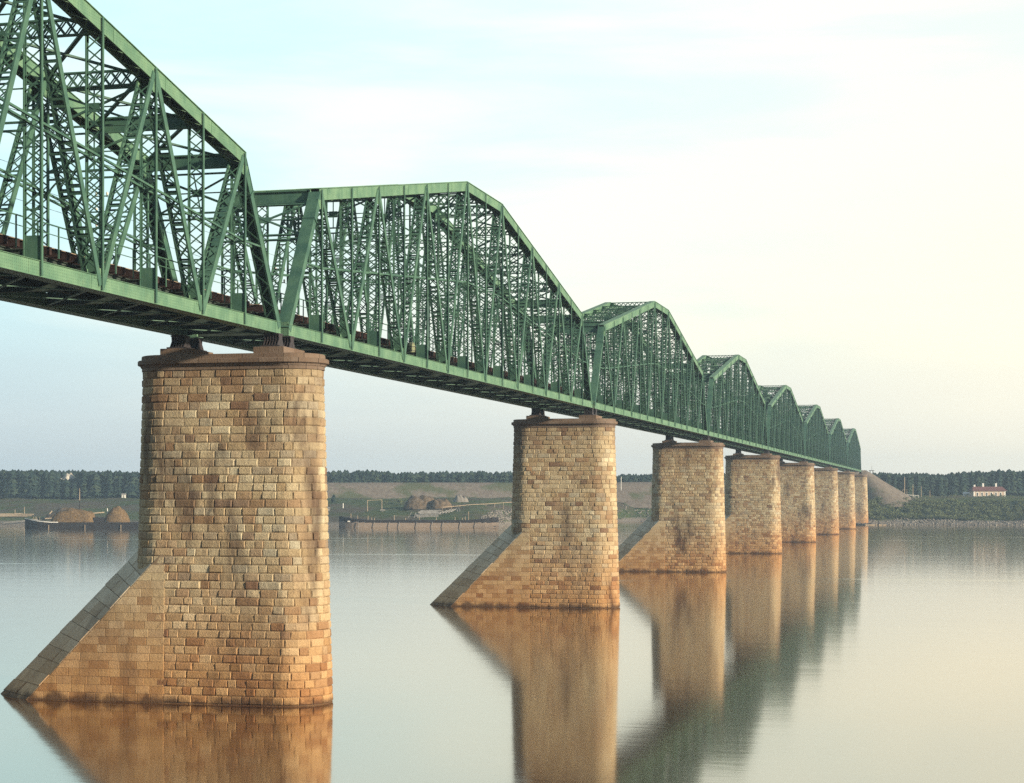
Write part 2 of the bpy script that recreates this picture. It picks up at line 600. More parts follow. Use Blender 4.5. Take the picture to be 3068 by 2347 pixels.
_pp = np.array([a for a, _ in PROFS], float)
_kk = np.array([-60, 0, 6, 8, 9, 10, 14, 25, 30, 32, 36, 40, 44, 45, 50, 60, 90, 100, 110, 130, 150, 400, 3000], float)
_hh = np.array([np.interp(_kk, [s for s, _ in pr], [h for _, h in pr]) for _, pr in PROFS])


def ground_h(px, D):
    """height of the far bank (arrays welcome)"""
    px, D = np.asarray(px, float), np.asarray(D, float)
    s = D - shore_d(px)
    cols = np.stack([np.interp(s, _kk, _hh[i]) for i in range(len(PROFS))], 0)
    t = np.interp(px, _pp, np.arange(len(PROFS)))
    i0 = np.clip(np.floor(t).astype(int), 0, len(PROFS) - 2)
    w = t - i0
    h = np.take_along_axis(cols, i0[None], 0)[0] * (1 - w) + np.take_along_axis(cols, (i0 + 1)[None], 0)[0] * w
    X = (px - CXP) * D / FPX
    wob = 0.35 * np.sin(X * 0.11 + D * 0.07) + 0.25 * np.sin(X * 0.31 - D * 0.13 + 1.3) + 0.15 * np.sin(X * 0.7 + D * 0.5)
    return h + wob * np.clip(s / 12, 0, 1)


def gz(px, D):
    return float(ground_h(np.array([px]), np.array([D]))[0])


def np_mesh(name, V, F, m, smooth=False):
    """V (n,3) array, F (k,c) array of equal-size faces"""
    me = bpy.data.meshes.new(name)
    F = np.asarray(F, np.int32)
    c = F.shape[1]
    me.vertices.add(len(V))
    me.vertices.foreach_set('co', np.asarray(V, np.float32).ravel())
    me.loops.add(F.size)
    me.loops.foreach_set('vertex_index', F.ravel())
    me.polygons.add(len(F))
    me.polygons.foreach_set('loop_start', np.arange(0, F.size, c, dtype=np.int32))
    if smooth:
        me.polygons.foreach_set('use_smooth', np.ones(len(F), bool))
    me.update(calc_edges=True)
    me.validate()
    me.materials.append(m)
    return me


def to_world(X, D, Z):
    return np.stack([FW.x * D + RT.x * X, FW.y * D + RT.y * X, Z], -1)


w = MB()
w.add([(-1400, -400, 0), (1400, -400, 0), (1400, 1500, 0), (-1400, 1500, 0)], [(0, 1, 2, 3)])
tag(part('water', w, WATER, None), kind='structure')

Xs = np.concatenate([np.linspace(-1300, -700, 22), np.linspace(-680, 680, 230), np.linspace(700, 1300, 22)])
Ds = np.concatenate([np.linspace(690, 1130, 140), np.linspace(1140, 1500, 24), np.linspace(1520, 1900, 6)])
XX, DD = np.meshgrid(Xs, Ds)
ZZ = ground_h(CXP + XX * FPX / DD, DD)
V = to_world(XX, DD, ZZ).reshape(-1, 3)
nx, ny = len(Xs), len(Ds)
ii = (np.arange(ny - 1)[:, None] * nx + np.arange(nx - 1)[None]).ravel()
tag(obj('ground', np_mesh('ground', V, np.stack([ii, ii + 1, ii + nx + 1, ii + nx], 1), GROUND, True)), kind='structure')

# railway embankment that carries on from the last span and swings left along the bank
PATH = [(2574, 914, 26.6), (2574, 930, 26.3), (2566, 950, 26.0), (2540, 978, 25.4), (2490, 1002, 24.7), (2400, 1018, 23.9), (2250, 1030, 23.0),
        (2050, 1034, 22.0), (1800, 1030, 21.4), (1500, 1022, 21.3), (1200, 1016, 21.3), (950, 1014, 21.2), (700, 1018, 20.6), (520, 1026, 19.6), (420, 1034, 17.5), (340, 1044, 12.5)]
pts = [P(a, d, z) for a, d, z in PATH]
fine = []
for i in range(len(pts) - 1):
    for k in range(6):
        fine.append(pts[i].lerp(pts[i + 1], k / 6))
fine.append(pts[-1])
for _ in range(3):
    fine = [fine[0]] + [(fine[i - 1] + fine[i] * 2 + fine[i + 1]) / 4 for i in range(1, len(fine) - 1)] + [fine[-1]]
V, F = [], []
prof_o = [(-1, 14.5), (-0.55, 0), (-0.28, 0), (0.28, 0), (0.55, 0), (1, 14.5)]
NS = 13
for i, c in enumerate(fine):
    a, b = fine[max(0, i - 1)], fine[min(len(fine) - 1, i + 1)]
    t = (b - a)
    t.z = 0
    t.normalize()
    nrm = Vector((t.y, -t.x, 0))
    top = c.z
    for k in range(NS):
        u = k / (NS - 1) * 2 - 1
        au = abs(u)
        if au < 0.2:
            off, dz = 3.6 * u / 0.2, 0.0
        else:
            dz = (au - 0.2) / 0.8 * (top - (8.5 if i < 30 else 7.0))
            off = math.copysign(3.6 + dz * 1.62, u)
        j = 0.5 * math.sin(i * 0.7 + k * 1.9) + 0.3 * math.sin(i * 1.7 + k)
        V.append(c + nrm * off + Vector((0, 0, -dz + j * 0.5 * min(1, dz))))
for i in range(len(fine) - 1):
    for k in range(NS - 1):
        a = i * NS + k
        F.append((a, a + 1, a + NS + 1, a + NS))
# rounded end towards the river: a fan of slopes around the first point
mb = MB()
mb.add(V, F)
c0 = fine[0]
t0 = (fine[1] - fine[0])
t0.z = 0
t0.normalize()
n0 = Vector((t0.y, -t0.x, 0))
cone = []
NA, NR = 18, 7
for a in range(NA + 1):
    an = math.pi * a / NA
    d = n0 * math.cos(an) - t0 * math.sin(an)
    for r in range(NR + 1):
        dz = r / NR * (c0.z - 8.5)
        cone.append(c0 + d * (3.6 + dz * (1.62 if abs(math.cos(an)) > 0.6 else 1.0 + 0.62 * (math.cos(an) / 0.6) ** 2) * (0.35 + 0.65 * abs(math.cos(an)))) + Vector((0, 0, -dz + 0.2 * math.sin(a * 2.1 + r * 1.7))))
cf = []
for a in range(NA):
    for r in range(NR):
        i = a * (NR + 1) + r
        cf.append((i, i + NR + 1, i + NR + 2, i + 1))
cone.append(c0)
for a in range(NA):
    cf.append((len(cone) - 1, (a + 1) * (NR + 1), a * (NR + 1)))
mb.add(cone, cf)
tag(part('embankment', mb, EMBANK, None, smooth=True), kind='structure')

# ------------------------------------------------------------------ bridge span
PN, Y0 = 13.6, 0.6
TX = 3.45                      # half distance between the two trusses
SPANL = 110.0


def htop(y):
    y1, y4, y5, y8 = Y0 + PN * 0.5, Y0 + PN * 3.5, Y0 + PN * 4.5, Y0 + PN * 7.5
    return float(np.interp(y, [y1, y4, y5, y8], [11.35, 18.7, 18.7, 11.35]))


TOPY = [Y0 + PN * (j - 0.5) for j in range(1, 9)]
BOTY = [Y0 + PN * j for j in range(9)]
BSY = 35.6                     # where each span keeps its water barrel
HALF = [Y0 + PN * 0.5 * k for k in range(1, 16)]


def lace_x(mb, y, z0, z1, xh, cell=0.72, w=0.085, t=0.016):
    n = max(1, round((z1 - z0) / cell))
    h = (z1 - z0) / n
    for i in range(n):
        a, b = z0 + i * h, z0 + (i + 1) * h
        mb.bar((-xh, y - 0.012, a), (xh, y - 0.012, b), (0, 1, 0), t, w, False)
        mb.bar((xh, y + 0.012, a), (-xh, y + 0.012, b), (0, 1, 0), t, w, False)


def make_vertical(y):
    mb = MB()
    zt = htop(y) - 0.06
    for s in (-1, 1):
        mb.box(s * 0.50 - 0.03, s * 0.50 + 0.03, y - 0.085, y + 0.085, 0.06, zt)
        mb.box(s * 0.42 - 0.05, s * 0.42 + 0.05, y - 0.02, y + 0.02, 0.90, zt - 0.9)
    mb.box(-0.47, 0.47, y - 0.015, y + 0.015, 0.86, 2.12)
    lace_x(mb, y, 2.2, zt - 0.95, 0.46)
    n = int((zt - 3) / 3.2)
    for i in range(n):
        z = 3.4 + i * 3.2
        mb.box(-0.47, 0.47, y - 0.03, y + 0.03, z, z + 0.09)
    return mb


def make_diagonal(ya, za, yb, zb, w):
    mb = MB()
    p, q = Vector((0, ya, za)), Vector((0, yb, zb))
    d = (q - p).normalized()
    nrm = Vector((0, -d.z, d.y))
    for s in (-1, 1):
        o = Vector((s * 0.425, 0, 0))
        mb.bar(p + o, q + o, (1, 0, 0), 0.045, w)
        for e in (-1, 1):
            o2 = Vector((s * 0.375, 0, 0)) + nrm * (e * (w / 2 - 0.012))
            mb.bar(p + o2, q + o2, (1, 0, 0), 0.075, 0.02)
    L = (q - p).length
    a0, a1 = 1.1, L - 1.1
    n = max(2, round((a1 - a0) / 0.78))
    st = (a1 - a0) / n
    for e in (-1, 1):
        for i in range(n):
            c0 = p + d * (a0 + i * st) + nrm * (e * w / 2)
            c1 = p + d * (a0 + (i + 1) * st) + nrm * (e * w / 2)
            if i % 3 == 2:
                for f in (0.22, 0.72):
                    m = c0.lerp(c1, f)
                    mb.bar(m + Vector((-0.4, 0, 0)), m + Vector((0.4, 0, 0)), nrm, 0.016, 0.13, False)
            else:
                mb.bar(c0 + Vector((-0.36, 0, 0)), c1 + Vector((0.36, 0, 0)), nrm, 0.014, 0.08, False)
                mb.bar(c0 + Vector((0.36, 0, 0)), c1 + Vector((-0.36, 0, 0)), nrm, 0.018, 0.08, False)
    return mb


def make_end_post(yb, zb, yt, zt, outer):
    """box post: cover plate on the outer face, lacing on the inner one"""
    mb = MB()
    p, q = Vector((0, yb, zb)), Vector((0, yt, zt))
    d = (q - p).normalized()
    nrm = Vector((0, d.z, -d.y))
    if nrm.y * outer < 0:
        nrm = -nrm
    dep = 0.56
    for s in (-1, 1):
        o = Vector((s * 0.385, 0, 0))
        mb.bar(p + o, q + o, (1, 0, 0), 0.05, dep)
        o = Vector((s * 0.34, 0, 0)) - nrm * (dep / 2 - 0.02)
        mb.bar(p + o, q + o, (1, 0, 0), 0.13, 0.03)
    o = nrm * (dep / 2 + 0.015)
    mb.bar(p + o, q + o, (1, 0, 0), 0.90, 0.03)
    L = (q - p).length
    n = 15
    for i in range(n):
        c0 = p + d * (L * i / n) - nrm * (dep / 2 + 0.01)
        c1 = p + d * (L * (i + 1) / n) - nrm * (dep / 2 + 0.01)
        sg = 1 if i % 2 else -1
        mb.bar(c0 + Vector((-0.38 * sg, 0, 0)), c1 + Vector((0.38 * sg, 0, 0)), nrm, 0.018, 0.09, False)
    # collar plates across the post
    for f in (0.80,):
        c = p.lerp(q, f) + nrm * 0.02
        mb.bar(c - Vector((0.49, 0, 0)), c + Vector((0.49, 0, 0)), nrm, dep + 0.12, 0.10)
    return mb


def plate_tri(mb, x, y, z, wy, hz, t=0.03):
    """gusset: trapezoid plate at a node"""
    vs = []
    for xx in (x - t / 2, x + t / 2):
        vs += [(xx, y - wy, z), (xx, y + wy, z), (xx, y + wy * 0.35, z + hz), (xx, y - wy * 0.35, z + hz)]
    mb.add(vs, [(0, 3, 2, 1), (4, 5, 6, 7), (0, 1, 5, 4), (1, 2, 6, 5), (2, 3, 7, 6), (3, 0, 4, 7)])


def make_bottom_chord():
    mb = MB()
    ya, yb = 0.75, SPANL - 0.75
    for s in (-1, 1):
        mb.box(s * 0.36 - 0.025, s * 0.36 + 0.025, ya, yb, 0.03, 0.80)
        mb.box(s * 0.36 - 0.07, s * 0.36 + 0.02 + (0.06 if s > 0 else 0), ya, yb, 0.80, 0.83)
        for k in range(1, 17):                       # splice strips
            y = Y0 + PN * 0.5 * k - 1.15
            if y < yb - 1:
                mb.box(s * 0.395 - 0.012, s * 0.395 + 0.012, y - 0.03, y + 0.03, 0.07, 0.78)
        for k in (1, 2, 3, 4, 5, 6, 7):
            plate_tri(mb, s * 0.40, BOTY[k], 0.62, 0.85, 0.62, 0.022)
    mb.box(-0.46, 0.46, ya + 0.02, yb - 0.02, 0.0, 0.03)
    mb.box(-0.40, 0.40, ya, ya + 0.04, 0.04, 0.98)
    mb.box(-0.40, 0.40, yb - 0.04, yb, 0.04, 0.98)
    n = 100
    for i in range(n):
        y0, y1 = ya + (yb - ya) * i / n, ya + (yb - ya) * (i + 1) / n
        sg = 1 if i % 2 else -1
        mb.bar((-0.33 * sg, y0, 0.81), (0.33 * sg, y1, 0.81), (0, 0, 1), 0.015, 0.08, False)
    return mb


def top_poly(extra=0.0):
    ys = [TOPY[0] - extra, TOPY[3], TOPY[4], TOPY[7] + extra]
    return [(y, htop(y) if i in (1, 2) else 11.35) for i, y in enumerate(ys)]


def make_top_chord():
    mb = MB()
    po = top_poly(0.25)
    for s in (-1, 1):
        mb.sweep(po, s * 0.36 - 0.025, s * 0.36 + 0.025, -0.86, -0.03)
        mb.sweep(po, s * 0.38 - 0.08, s * 0.38 + 0.04, -0.885, -0.86)
        for k in range(1, 8):
            for y in (TOPY[k - 1] + 1.5, TOPY[k - 1] + PN * 0.5 + 1.5):
                z = htop(y)
                mb.box(s * 0.395 - 0.012, s * 0.395 + 0.012, y - 0.03, y + 0.03, z - 0.84, z - 0.05)
    for a, b, th in ((0.25, 0.25, 0.03),):
        mb.sweep(po, -0.47, 0.47, -0.03, 0.012)
    # doubled cover plate over the middle panels
    mid = [(TOPY[1] + 2, htop(TOPY[1] + 2)), (TOPY[3], 18.7), (TOPY[4], 18.7), (TOPY[6] - 2, htop(TOPY[6] - 2))]
    mb.sweep(mid, -0.44, 0.44, 0.012, 0.045)
    # flat lacing bars under the open side
    n = 88
    ya, yb = TOPY[0] + 0.6, TOPY[7] - 0.6
    for i in range(n):
        y0, y1 = ya + (yb - ya) * i / n, ya + (yb - ya) * (i + 1) / n
        sg = 1 if i % 2 else -1
        mb.bar((-0.34 * sg, y0, htop(y0) - 0.90), (0.34 * sg, y1, htop(y1) - 0.90), (0, 0, 1), 0.018, 0.085, False)
    for s in (-1, 1):
        for y in TOPY:
            z = htop(y)
            vs = []
            for xx in (s * 0.405 - 0.011, s * 0.405 + 0.011):
                vs += [(xx, y - 0.75, z - 0.86), (xx, y - 0.28, z - 1.5), (xx, y + 0.28, z - 1.5), (xx, y + 0.75, z - 0.86)]
            mb.add(vs, [(0, 1, 2, 3), (7, 6, 5, 4), (0, 4, 5, 1), (1, 5, 6, 2), (2, 6, 7, 3), (3, 7, 4, 0)])
    return mb


def make_strut(y, zt, zb, solid):
    """cross strut between the two top chords"""
    mb = MB()
    x0, x1 = -TX + 0.34, TX - 0.34
    mb.bar((x0, y, zt), (x1, y, zt), (0, 1, 0), 0.34, 0.09)
    mb.bar((x0, y, zb), (x1, y, zb), (0, 1, 0), 0.30, 0.09)
    if solid:
        mb.box(x0, x1, y - 0.02, y + 0.02, zb, zt)
    else:
        n = 9
        for yy in (y - 0.12, y + 0.12):
            for i in range(n):
                a, b = x0 + (x1 - x0) * i / n, x0 + (x1 - x0) * (i + 1) / n
                mb.bar((a, yy - 0.01, zb), (b, yy - 0.01, zt), (0, 1, 0), 0.016, 0.095, False)
                mb.bar((a, yy + 0.01, zt), (b, yy + 0.01, zb), (0, 1, 0), 0.016, 0.095, False)
    for sx in (-1, 1):                      # haunch plates at the ends
        xe = sx * (TX - 0.34)
        vs = [(xe, y - 0.02, zt), (xe - sx * 0.5, y - 0.02, zt - 0.02), (xe - sx * 0.12, y - 0.02, zb - 0.45), (xe, y - 0.02, zb - 0.5)]
        vs += [(a, b + 0.04, c) for a, b, c in vs]
        mb.add(vs, [(0, 1, 2, 3), (7, 6, 5, 4), (0, 4, 5, 1), (1, 5, 6, 2), (2, 6, 7, 3), (3, 7, 4, 0)])
    return mb


def make_sway(yt, zt, yb, zb, tiers):
    """cross frame between the trusses hung from (yt, zt) down to (yb, zb)"""
    mb = MB()
    x0, x1 = -TX + 0.42, TX - 0.42
    top, bot = Vector((0, yt, zt)), Vector((0, yb, zb))
    dn = (bot - top).normalized()
    nrm = Vector((1, 0, 0)).cross(dn)
    for i in range(tiers + 1):
        c = top.lerp(bot, i / tiers)
        for o in (0, 0.42):
            if i == 0 and o == 0:
                continue
            cc = c - dn * o if i else c + dn * 0.05
            mb.bar(cc + Vector((x0, 0, 0)), cc + Vector((x1, 0, 0)), nrm, 0.16, 0.10)
    for i in range(tiers):
        a, b = top.lerp(bot, i / tiers), top.lerp(bot, (i + 1) / tiers)
        b = b - dn * 0.42
        m = (a + b) / 2
        for sx in (-1, 1):
            mb.bar(a + Vector((sx * x1, 0, 0)) + nrm * 0.02 * sx, b + Vector((-sx * x1, 0, 0)) + nrm * 0.02 * sx, nrm, 0.11, 0.13, False)
            mb.bar(m + Vector((sx * x1, 0, 0)), m, nrm, 0.07, 0.07, False)
        mb.bar(m - Vector((0.34, 0, 0)), m + Vector((0.34, 0, 0)), nrm, 0.05, 0.5)
        mb.bar(a, b, nrm, 0.07, 0.07, False)
    for sx in (-1, 1):                       # curved knee brackets under the lowest strut
        pr = None
        for k in range(6):
            an = math.pi / 2 * k / 5
            pt = bot + Vector((sx * (x1 - 1.3 * (1 - math.sin(an))), 0, 0)) + dn * (1.3 * (1 - math.cos(an)))
            if pr is not None:
                mb.bar(pr, pt, nrm, 0.12, 0.07)
            pr = pt
    return mb


SPAN_GROUP = "steel truss spans of the railway bridge"


def make_span():
    root = empty('bridge_span', (0, 0, 0), '', 'bridge span', SPAN_GROUP)
    bc = make_bottom_chord().mesh('bottom_chord', PLATE)
    tcm = make_top_chord().mesh('top_chord', PLATE)
    ep = [make_end_post(BOTY[0] + 0.35, 0.45, TOPY[0], htop(TOPY[0]) - 0.4, -1).mesh('end_post', PAINT),
          make_end_post(BOTY[8] - 0.35, 0.45, TOPY[7], htop(TOPY[7]) - 0.4, 1).mesh('end_post', PAINT)]
    dg = []
    for j in range(8):
        if j > 0:
            dg.append(make_diagonal(BOTY[j] + 0.14, 0.3, TOPY[j] - 0.14, htop(TOPY[j]) - 0.35, 0.44 if j in (1, 7) else 0.38).mesh('diagonal', PAINT))
        if j < 7:
            dg.append(make_diagonal(BOTY[j + 1] - 0.14, 0.3, TOPY[j] + 0.14, htop(TOPY[j]) - 0.35, 0.44 if j in (0, 6) else 0.38).mesh('diagonal', PAINT))
    vt = [make_vertical(y).mesh('vertical_post', PAINT) for y in HALF]
    gi = MB()
    gp = [(y, 0.49 * htop(y)) for y in [TOPY[0] - 3.2] + HALF + [TOPY[7] + 3.2]]
    gp[0] = (gp[0][0], 0.49 * 11.35)
    gp[-1] = (gp[-1][0], 0.49 * 11.35)
    for s in (-1, 1):
        gi.sweep(gp, s * 0.30 - 0.06, s * 0.30 + 0.06, -0.06, 0.06)
    for i in range(len(gp) - 1):
        for k in range(5):
            a = [gp[i][c] + (gp[i + 1][c] - gp[i][c]) * k / 5 for c in (0, 1)]
            b = [gp[i][c] + (gp[i + 1][c] - gp[i][c]) * (k + 1) / 5 for c in (0, 1)]
            sg = 1 if k % 2 else -1
            gi.bar((-0.3 * sg, a[0], a[1]), (0.3 * sg, b[0], b[1]), (0, 0, 1), 0.02, 0.05, False)
    gi = gi.mesh('middle_girt', PAINT)
    hr = MB()
    yy = 3.0
    while yy < 107:
        hr.box(-0.035, 0.035, yy - 0.035, yy + 0.035, 1.55, 3.22)
        yy += PN / 6
    hr.box(-0.04, 0.04, 1.5, 108.5, 3.22, 3.28)
    hr.box(-0.02, 0.02, 1.5, 108.5, 2.72, 2.76)
    hr = hr.mesh('handrail', PAINT)
    wk = MB()
    wk.box(-0.22, 0.22, 1.0, 109.0, 2.265, 2.31)
    wk = wk.mesh('walkway', PLANK)
    for s in (-1, 1):
        x = s * TX
        obj('bottom_chord', bc, root, (x, 0, 0))
        obj('top_chord', tcm, root, (x, 0, 0))
        for e in ep:
            obj('end_post', e, root, (x, 0, 0))
        for d in dg:
            obj('diagonal', d, root, (x, 0, 0))
        for v in vt:
            obj('vertical_post', v, root, (x, 0, 0))
        obj('middle_girt', gi, root, (x, 0, 0))
        obj('handrail', hr, root, (s * 2.42, 0, 0))
        obj('walkway', wk, root, (s * 1.30, 0, 0))
    # top bracing
    tops = [y for y in HALF]
    for i, y in enumerate(tops):
        z = htop(y)
        solid = i in (0, 1, 13, 14)
        part('cross_strut', make_strut(y, z - 0.1, z - 0.95, solid), PAINT, root)
    for i in range(len(tops) - 1):
        a, b = tops[i], tops[i + 1]
        za, zb = htop(a) - 0.45, htop(b) - 0.45
        for sx in (-1, 1):
            m = MB()
            q = Vector((sx * (TX - 0.3), a, za)), Vector((-sx * (TX - 0.3), b, zb))
            up = Vector((0, 0, 0.05 * sx))
            m.bar(q[0] + up, q[1] + up, (0, 0, 1), 0.12, 0.24)
            part('top_lateral_brace', m, PAINT, root)
    for j, y in enumerate(TOPY):
        z = htop(y)
        if j in (0, 7):
            out_y = BOTY[0] + 0.35 if j == 0 else BOTY[8] - 0.35
            f = (11.0 - 7.6) / (11.0 - 0.45)
            part('sway_frame', make_sway(y + (out_y - y) * 0.10, 10.2, y + (out_y - y) * f, 7.4, 1), PAINT, root)
        else:
            tiers = 1 if z < 13.5 else 2 if z < 17 else 2
            part('sway_frame', make_sway(y, z - 1.05, y, 7.5, tiers), PAINT, root)
    # floor
    for k in range(17):
        y = min(max(Y0 + PN * 0.5 * k, 1.0), SPANL - 1.0)
        m = MB()
        m.box(-TX + 0.47, TX - 0.47, y - 0.012, y + 0.012, 0.14, 1.42)
        m.box(-TX + 0.47, TX - 0.47, y - 0.15, y + 0.15, 0.10, 0.14)
        m.box(-TX + 0.47, TX - 0.47, y - 0.15, y + 0.15, 1.42, 1.46)
        part('floor_beam', m, DECK_SHADE, root)
    st = MB()
    st.box(-0.012, 0.012, 1.1, 108.9, 0.62, 1.82)
    st.box(-0.14, 0.14, 1.1, 108.9, 0.58, 0.62)
    st.box(-0.14, 0.14, 1.1, 108.9, 1.80, 1.83)
    st = st.mesh('stringer', DECK_SHADE)
    rl = MB()
    rl.box(-0.035, 0.035, 0.2, 109.8, 2.262, 2.40)
    rl = rl.mesh('rail', RAILST)
    for s in (-1, 1):
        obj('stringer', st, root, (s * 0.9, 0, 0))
        obj('rail', rl, root, (s * 0.76, 0, 0))
    sl = MB()
    sl.box(-1.72, 1.72, -0.15, 0.15, 1.84, 2.26)
    sl = sl.mesh('sleeper', SLEEPER)
    for k in range(96):
        obj('sleeper', sl, root, (0.02 * math.sin(k * 7.3), 1.3 + k * (107.4 / 95), 0))
    bl = {}
    for sx in (-1, 1):
        m = MB()
        m.bar((sx * (TX - 0.4), 0, 0.06 + 0.03 * sx), (-sx * (TX - 0.4), PN / 2, 0.06 + 0.03 * sx), (0, 0, 1), 0.05, 0.20)
        bl[sx] = m.mesh('bottom_lateral_brace', PAINT)
    for k in range(16):
        for sx in (-1, 1):
            obj('bottom_lateral_brace', bl[sx], root, (0, Y0 + PN * 0.5 * k, 0))
    # bearings
    be, bp = MB(), MB()
    for i in range(6):
        x = -0.5 + i * 0.2
        vs = []
        for xx in (x - 0.03, x + 0.03):
            vs += [(xx, -0.62, -0.84), (xx, 0.62, -0.84), (xx, 0.30, -0.42), (xx, 0.34, -0.09), (xx, -0.34, -0.09), (xx, -0.30, -0.42)]
        be.add(vs, [(5, 4, 3, 2, 1, 0), (6, 7, 8, 9, 10, 11)] + [(k, (k + 1) % 6, 6 + (k + 1) % 6, 6 + k) for k in range(6)])
    be.box(-0.44, 0.44, -0.16, 0.16, -0.86, -0.10)
    be.box(-0.55, 0.55, -0.42, 0.42, -0.09, -0.004)
    bp.box(-0.72, 0.72, -0.72, 0.72, -0.955, -0.84)
    be, bp = be.mesh('bearing', IRON), bp.mesh('base_plate', IRON)
    for s in (-1, 1):
        for y in (1.12, SPANL - 1.12):
            o = obj('bearing', be, root, (s * TX, y, 0))
            obj('base_plate', bp, o)
    m = MB()
    m.box(1.30, 2.75, BSY - 0.65, BSY + 0.65, 1.25, 1.315)
    m.box(0.95, 3.05, BSY - 0.5, BSY - 0.4, 1.15, 1.25)
    m.box(0.95, 3.05, BSY + 0.4, BSY + 0.5, 1.15, 1.25)
    part('barrel_shelf', m, PLANK, root)
    # telegraph brackets on the far truss with their insulators, and the wires between them
    for y in (TOPY[1], TOPY[4], TOPY[7] - 3.4):
        m = MB()
        m.box(-0.05, 0.05, -0.05, 0.05, 4.6, 9.2)
        m.box(-0.05, 0.9, -0.05, 0.05, 4.9, 5.0)
        for z in (6.2, 7.2, 8.2):
            m.box(-0.45, 0.45, -0.03, 0.03, z, z + 0.07)
        b = part('telegraph_bracket', m, PAINT, root, (-TX - 1.15, y, 0))
        for z in (6.2, 7.2, 8.2):
            for s in (-1, 1):
                i = MB()
                i.lathe([(0.02, 0.07), (0.07, 0.12), (0.085, 0.22), (0.05, 0.30)], 8, (s * 0.38, 0, z))
                part('insulator', i, PORC, b)
    for z in (6.45, 7.45, 8.45):
        m = MB()
        m.bar((-TX - 1.53, 0.0, z), (-TX - 1.53, 110.0, z), (1, 0, 0), 0.02, 0.02)
        part('telegraph_wire', m, WIRE, root)
    return root


SPAN_LABELS = [
    "nearest green truss span, cut off by the left edge of the photo",
    "green truss span between the nearest and the second stone pier, tall trapezoid outline in full",
    "green truss span between the second and third stone piers from the left",
    "green truss span between the third and fourth stone piers from the left",
    "green truss span between the fourth and fifth stone piers from the left",
    "green truss span between the fifth and sixth stone piers from the left",
    "second farthest green truss span, just before the last one at the bank",
    "farthest green truss span, reaching the bank beside the brown embankment",
]
proto = make_span()
spans = []
for k in range(8):
    o = proto if k == 0 else copy_tree(proto)
    o.location = (XC, Y1 + (k - 1) * SPAN, ZC)
    o['label'] = SPAN_LABELS[k]
    spans.append(o)

# water barrels kept on the footway of each span
BAR_LABELS = ["wooden water barrel behind the bottom chord of the span between first and second piers",
              "wooden water barrel on the footway of the span between second and third piers",
              "wooden water barrel on the footway of the span between fourth and fifth piers",
              "wooden water barrel on the footway of the span between fifth and sixth piers"]


def make_barrel():
    b = empty('water_barrel', (0, 0, 0), '', 'barrel', 'water barrels on the bridge footway')
    m = MB()
    m.lathe([(0.30, 0), (0.36, 0.25), (0.385, 0.52), (0.36, 0.80), (0.30, 1.05), (0.27, 1.05), (0.27, 1.0)], 18)
    part('staves', m, BARREL, b, smooth=False)
    for z, r in ((0.10, 0.335), (0.34, 0.378), (0.70, 0.378), (0.95, 0.335)):
        h = MB()
        h.lathe([(r, z - 0.03), (r + 0.004, z), (r, z + 0.03)], 18)
        part('hoop', h, IRON, b)
    return b


bar0 = make_barrel()
for i, k in enumerate((1, 2, 4, 5)):
    b = bar0 if i == 0 else copy_tree(bar0)
    b['label'] = BAR_LABELS[i]
    b.location = (XC + 2.12, Y1 + (k - 1) * SPAN + BSY, ZC + 1.318)

# ------------------------------------------------------------------ piers
HS, RTOP, ZTOP = 4.35, 2.2, 23.0          # half length of the straight sides, end radius at the top, shaft height


def rad(z):
    return RTOP + (ZTOP - z) / 37.0


def stad(s, z, off):
    """point on the rounded-rectangle outline at arc length s (0..1 of each leg handled by length), and its normal"""
    r = RTOP + 0.3                     # nominal radius for arc lengths
    Ls, La = 2 * HS, math.pi * r
    tot = 2 * Ls + 2 * La
    s = s % tot
    rr = rad(z) + off
    if s < Ls:
        return (-HS + s, -rr, z)
    s -= Ls
    if s < La:
        a = -math.pi / 2 + s / r
        return (HS + rr * math.cos(a), rr * math.sin(a), z)
    s -= La
    if s < Ls:
        return (HS - s, rr, z)
    s -= Ls
    a = math.pi / 2 + s / r
    return (-HS + rr * math.cos(a), rr * math.sin(a), z)


TOT = 4 * HS + 2 * math.pi * (RTOP + 0.3)


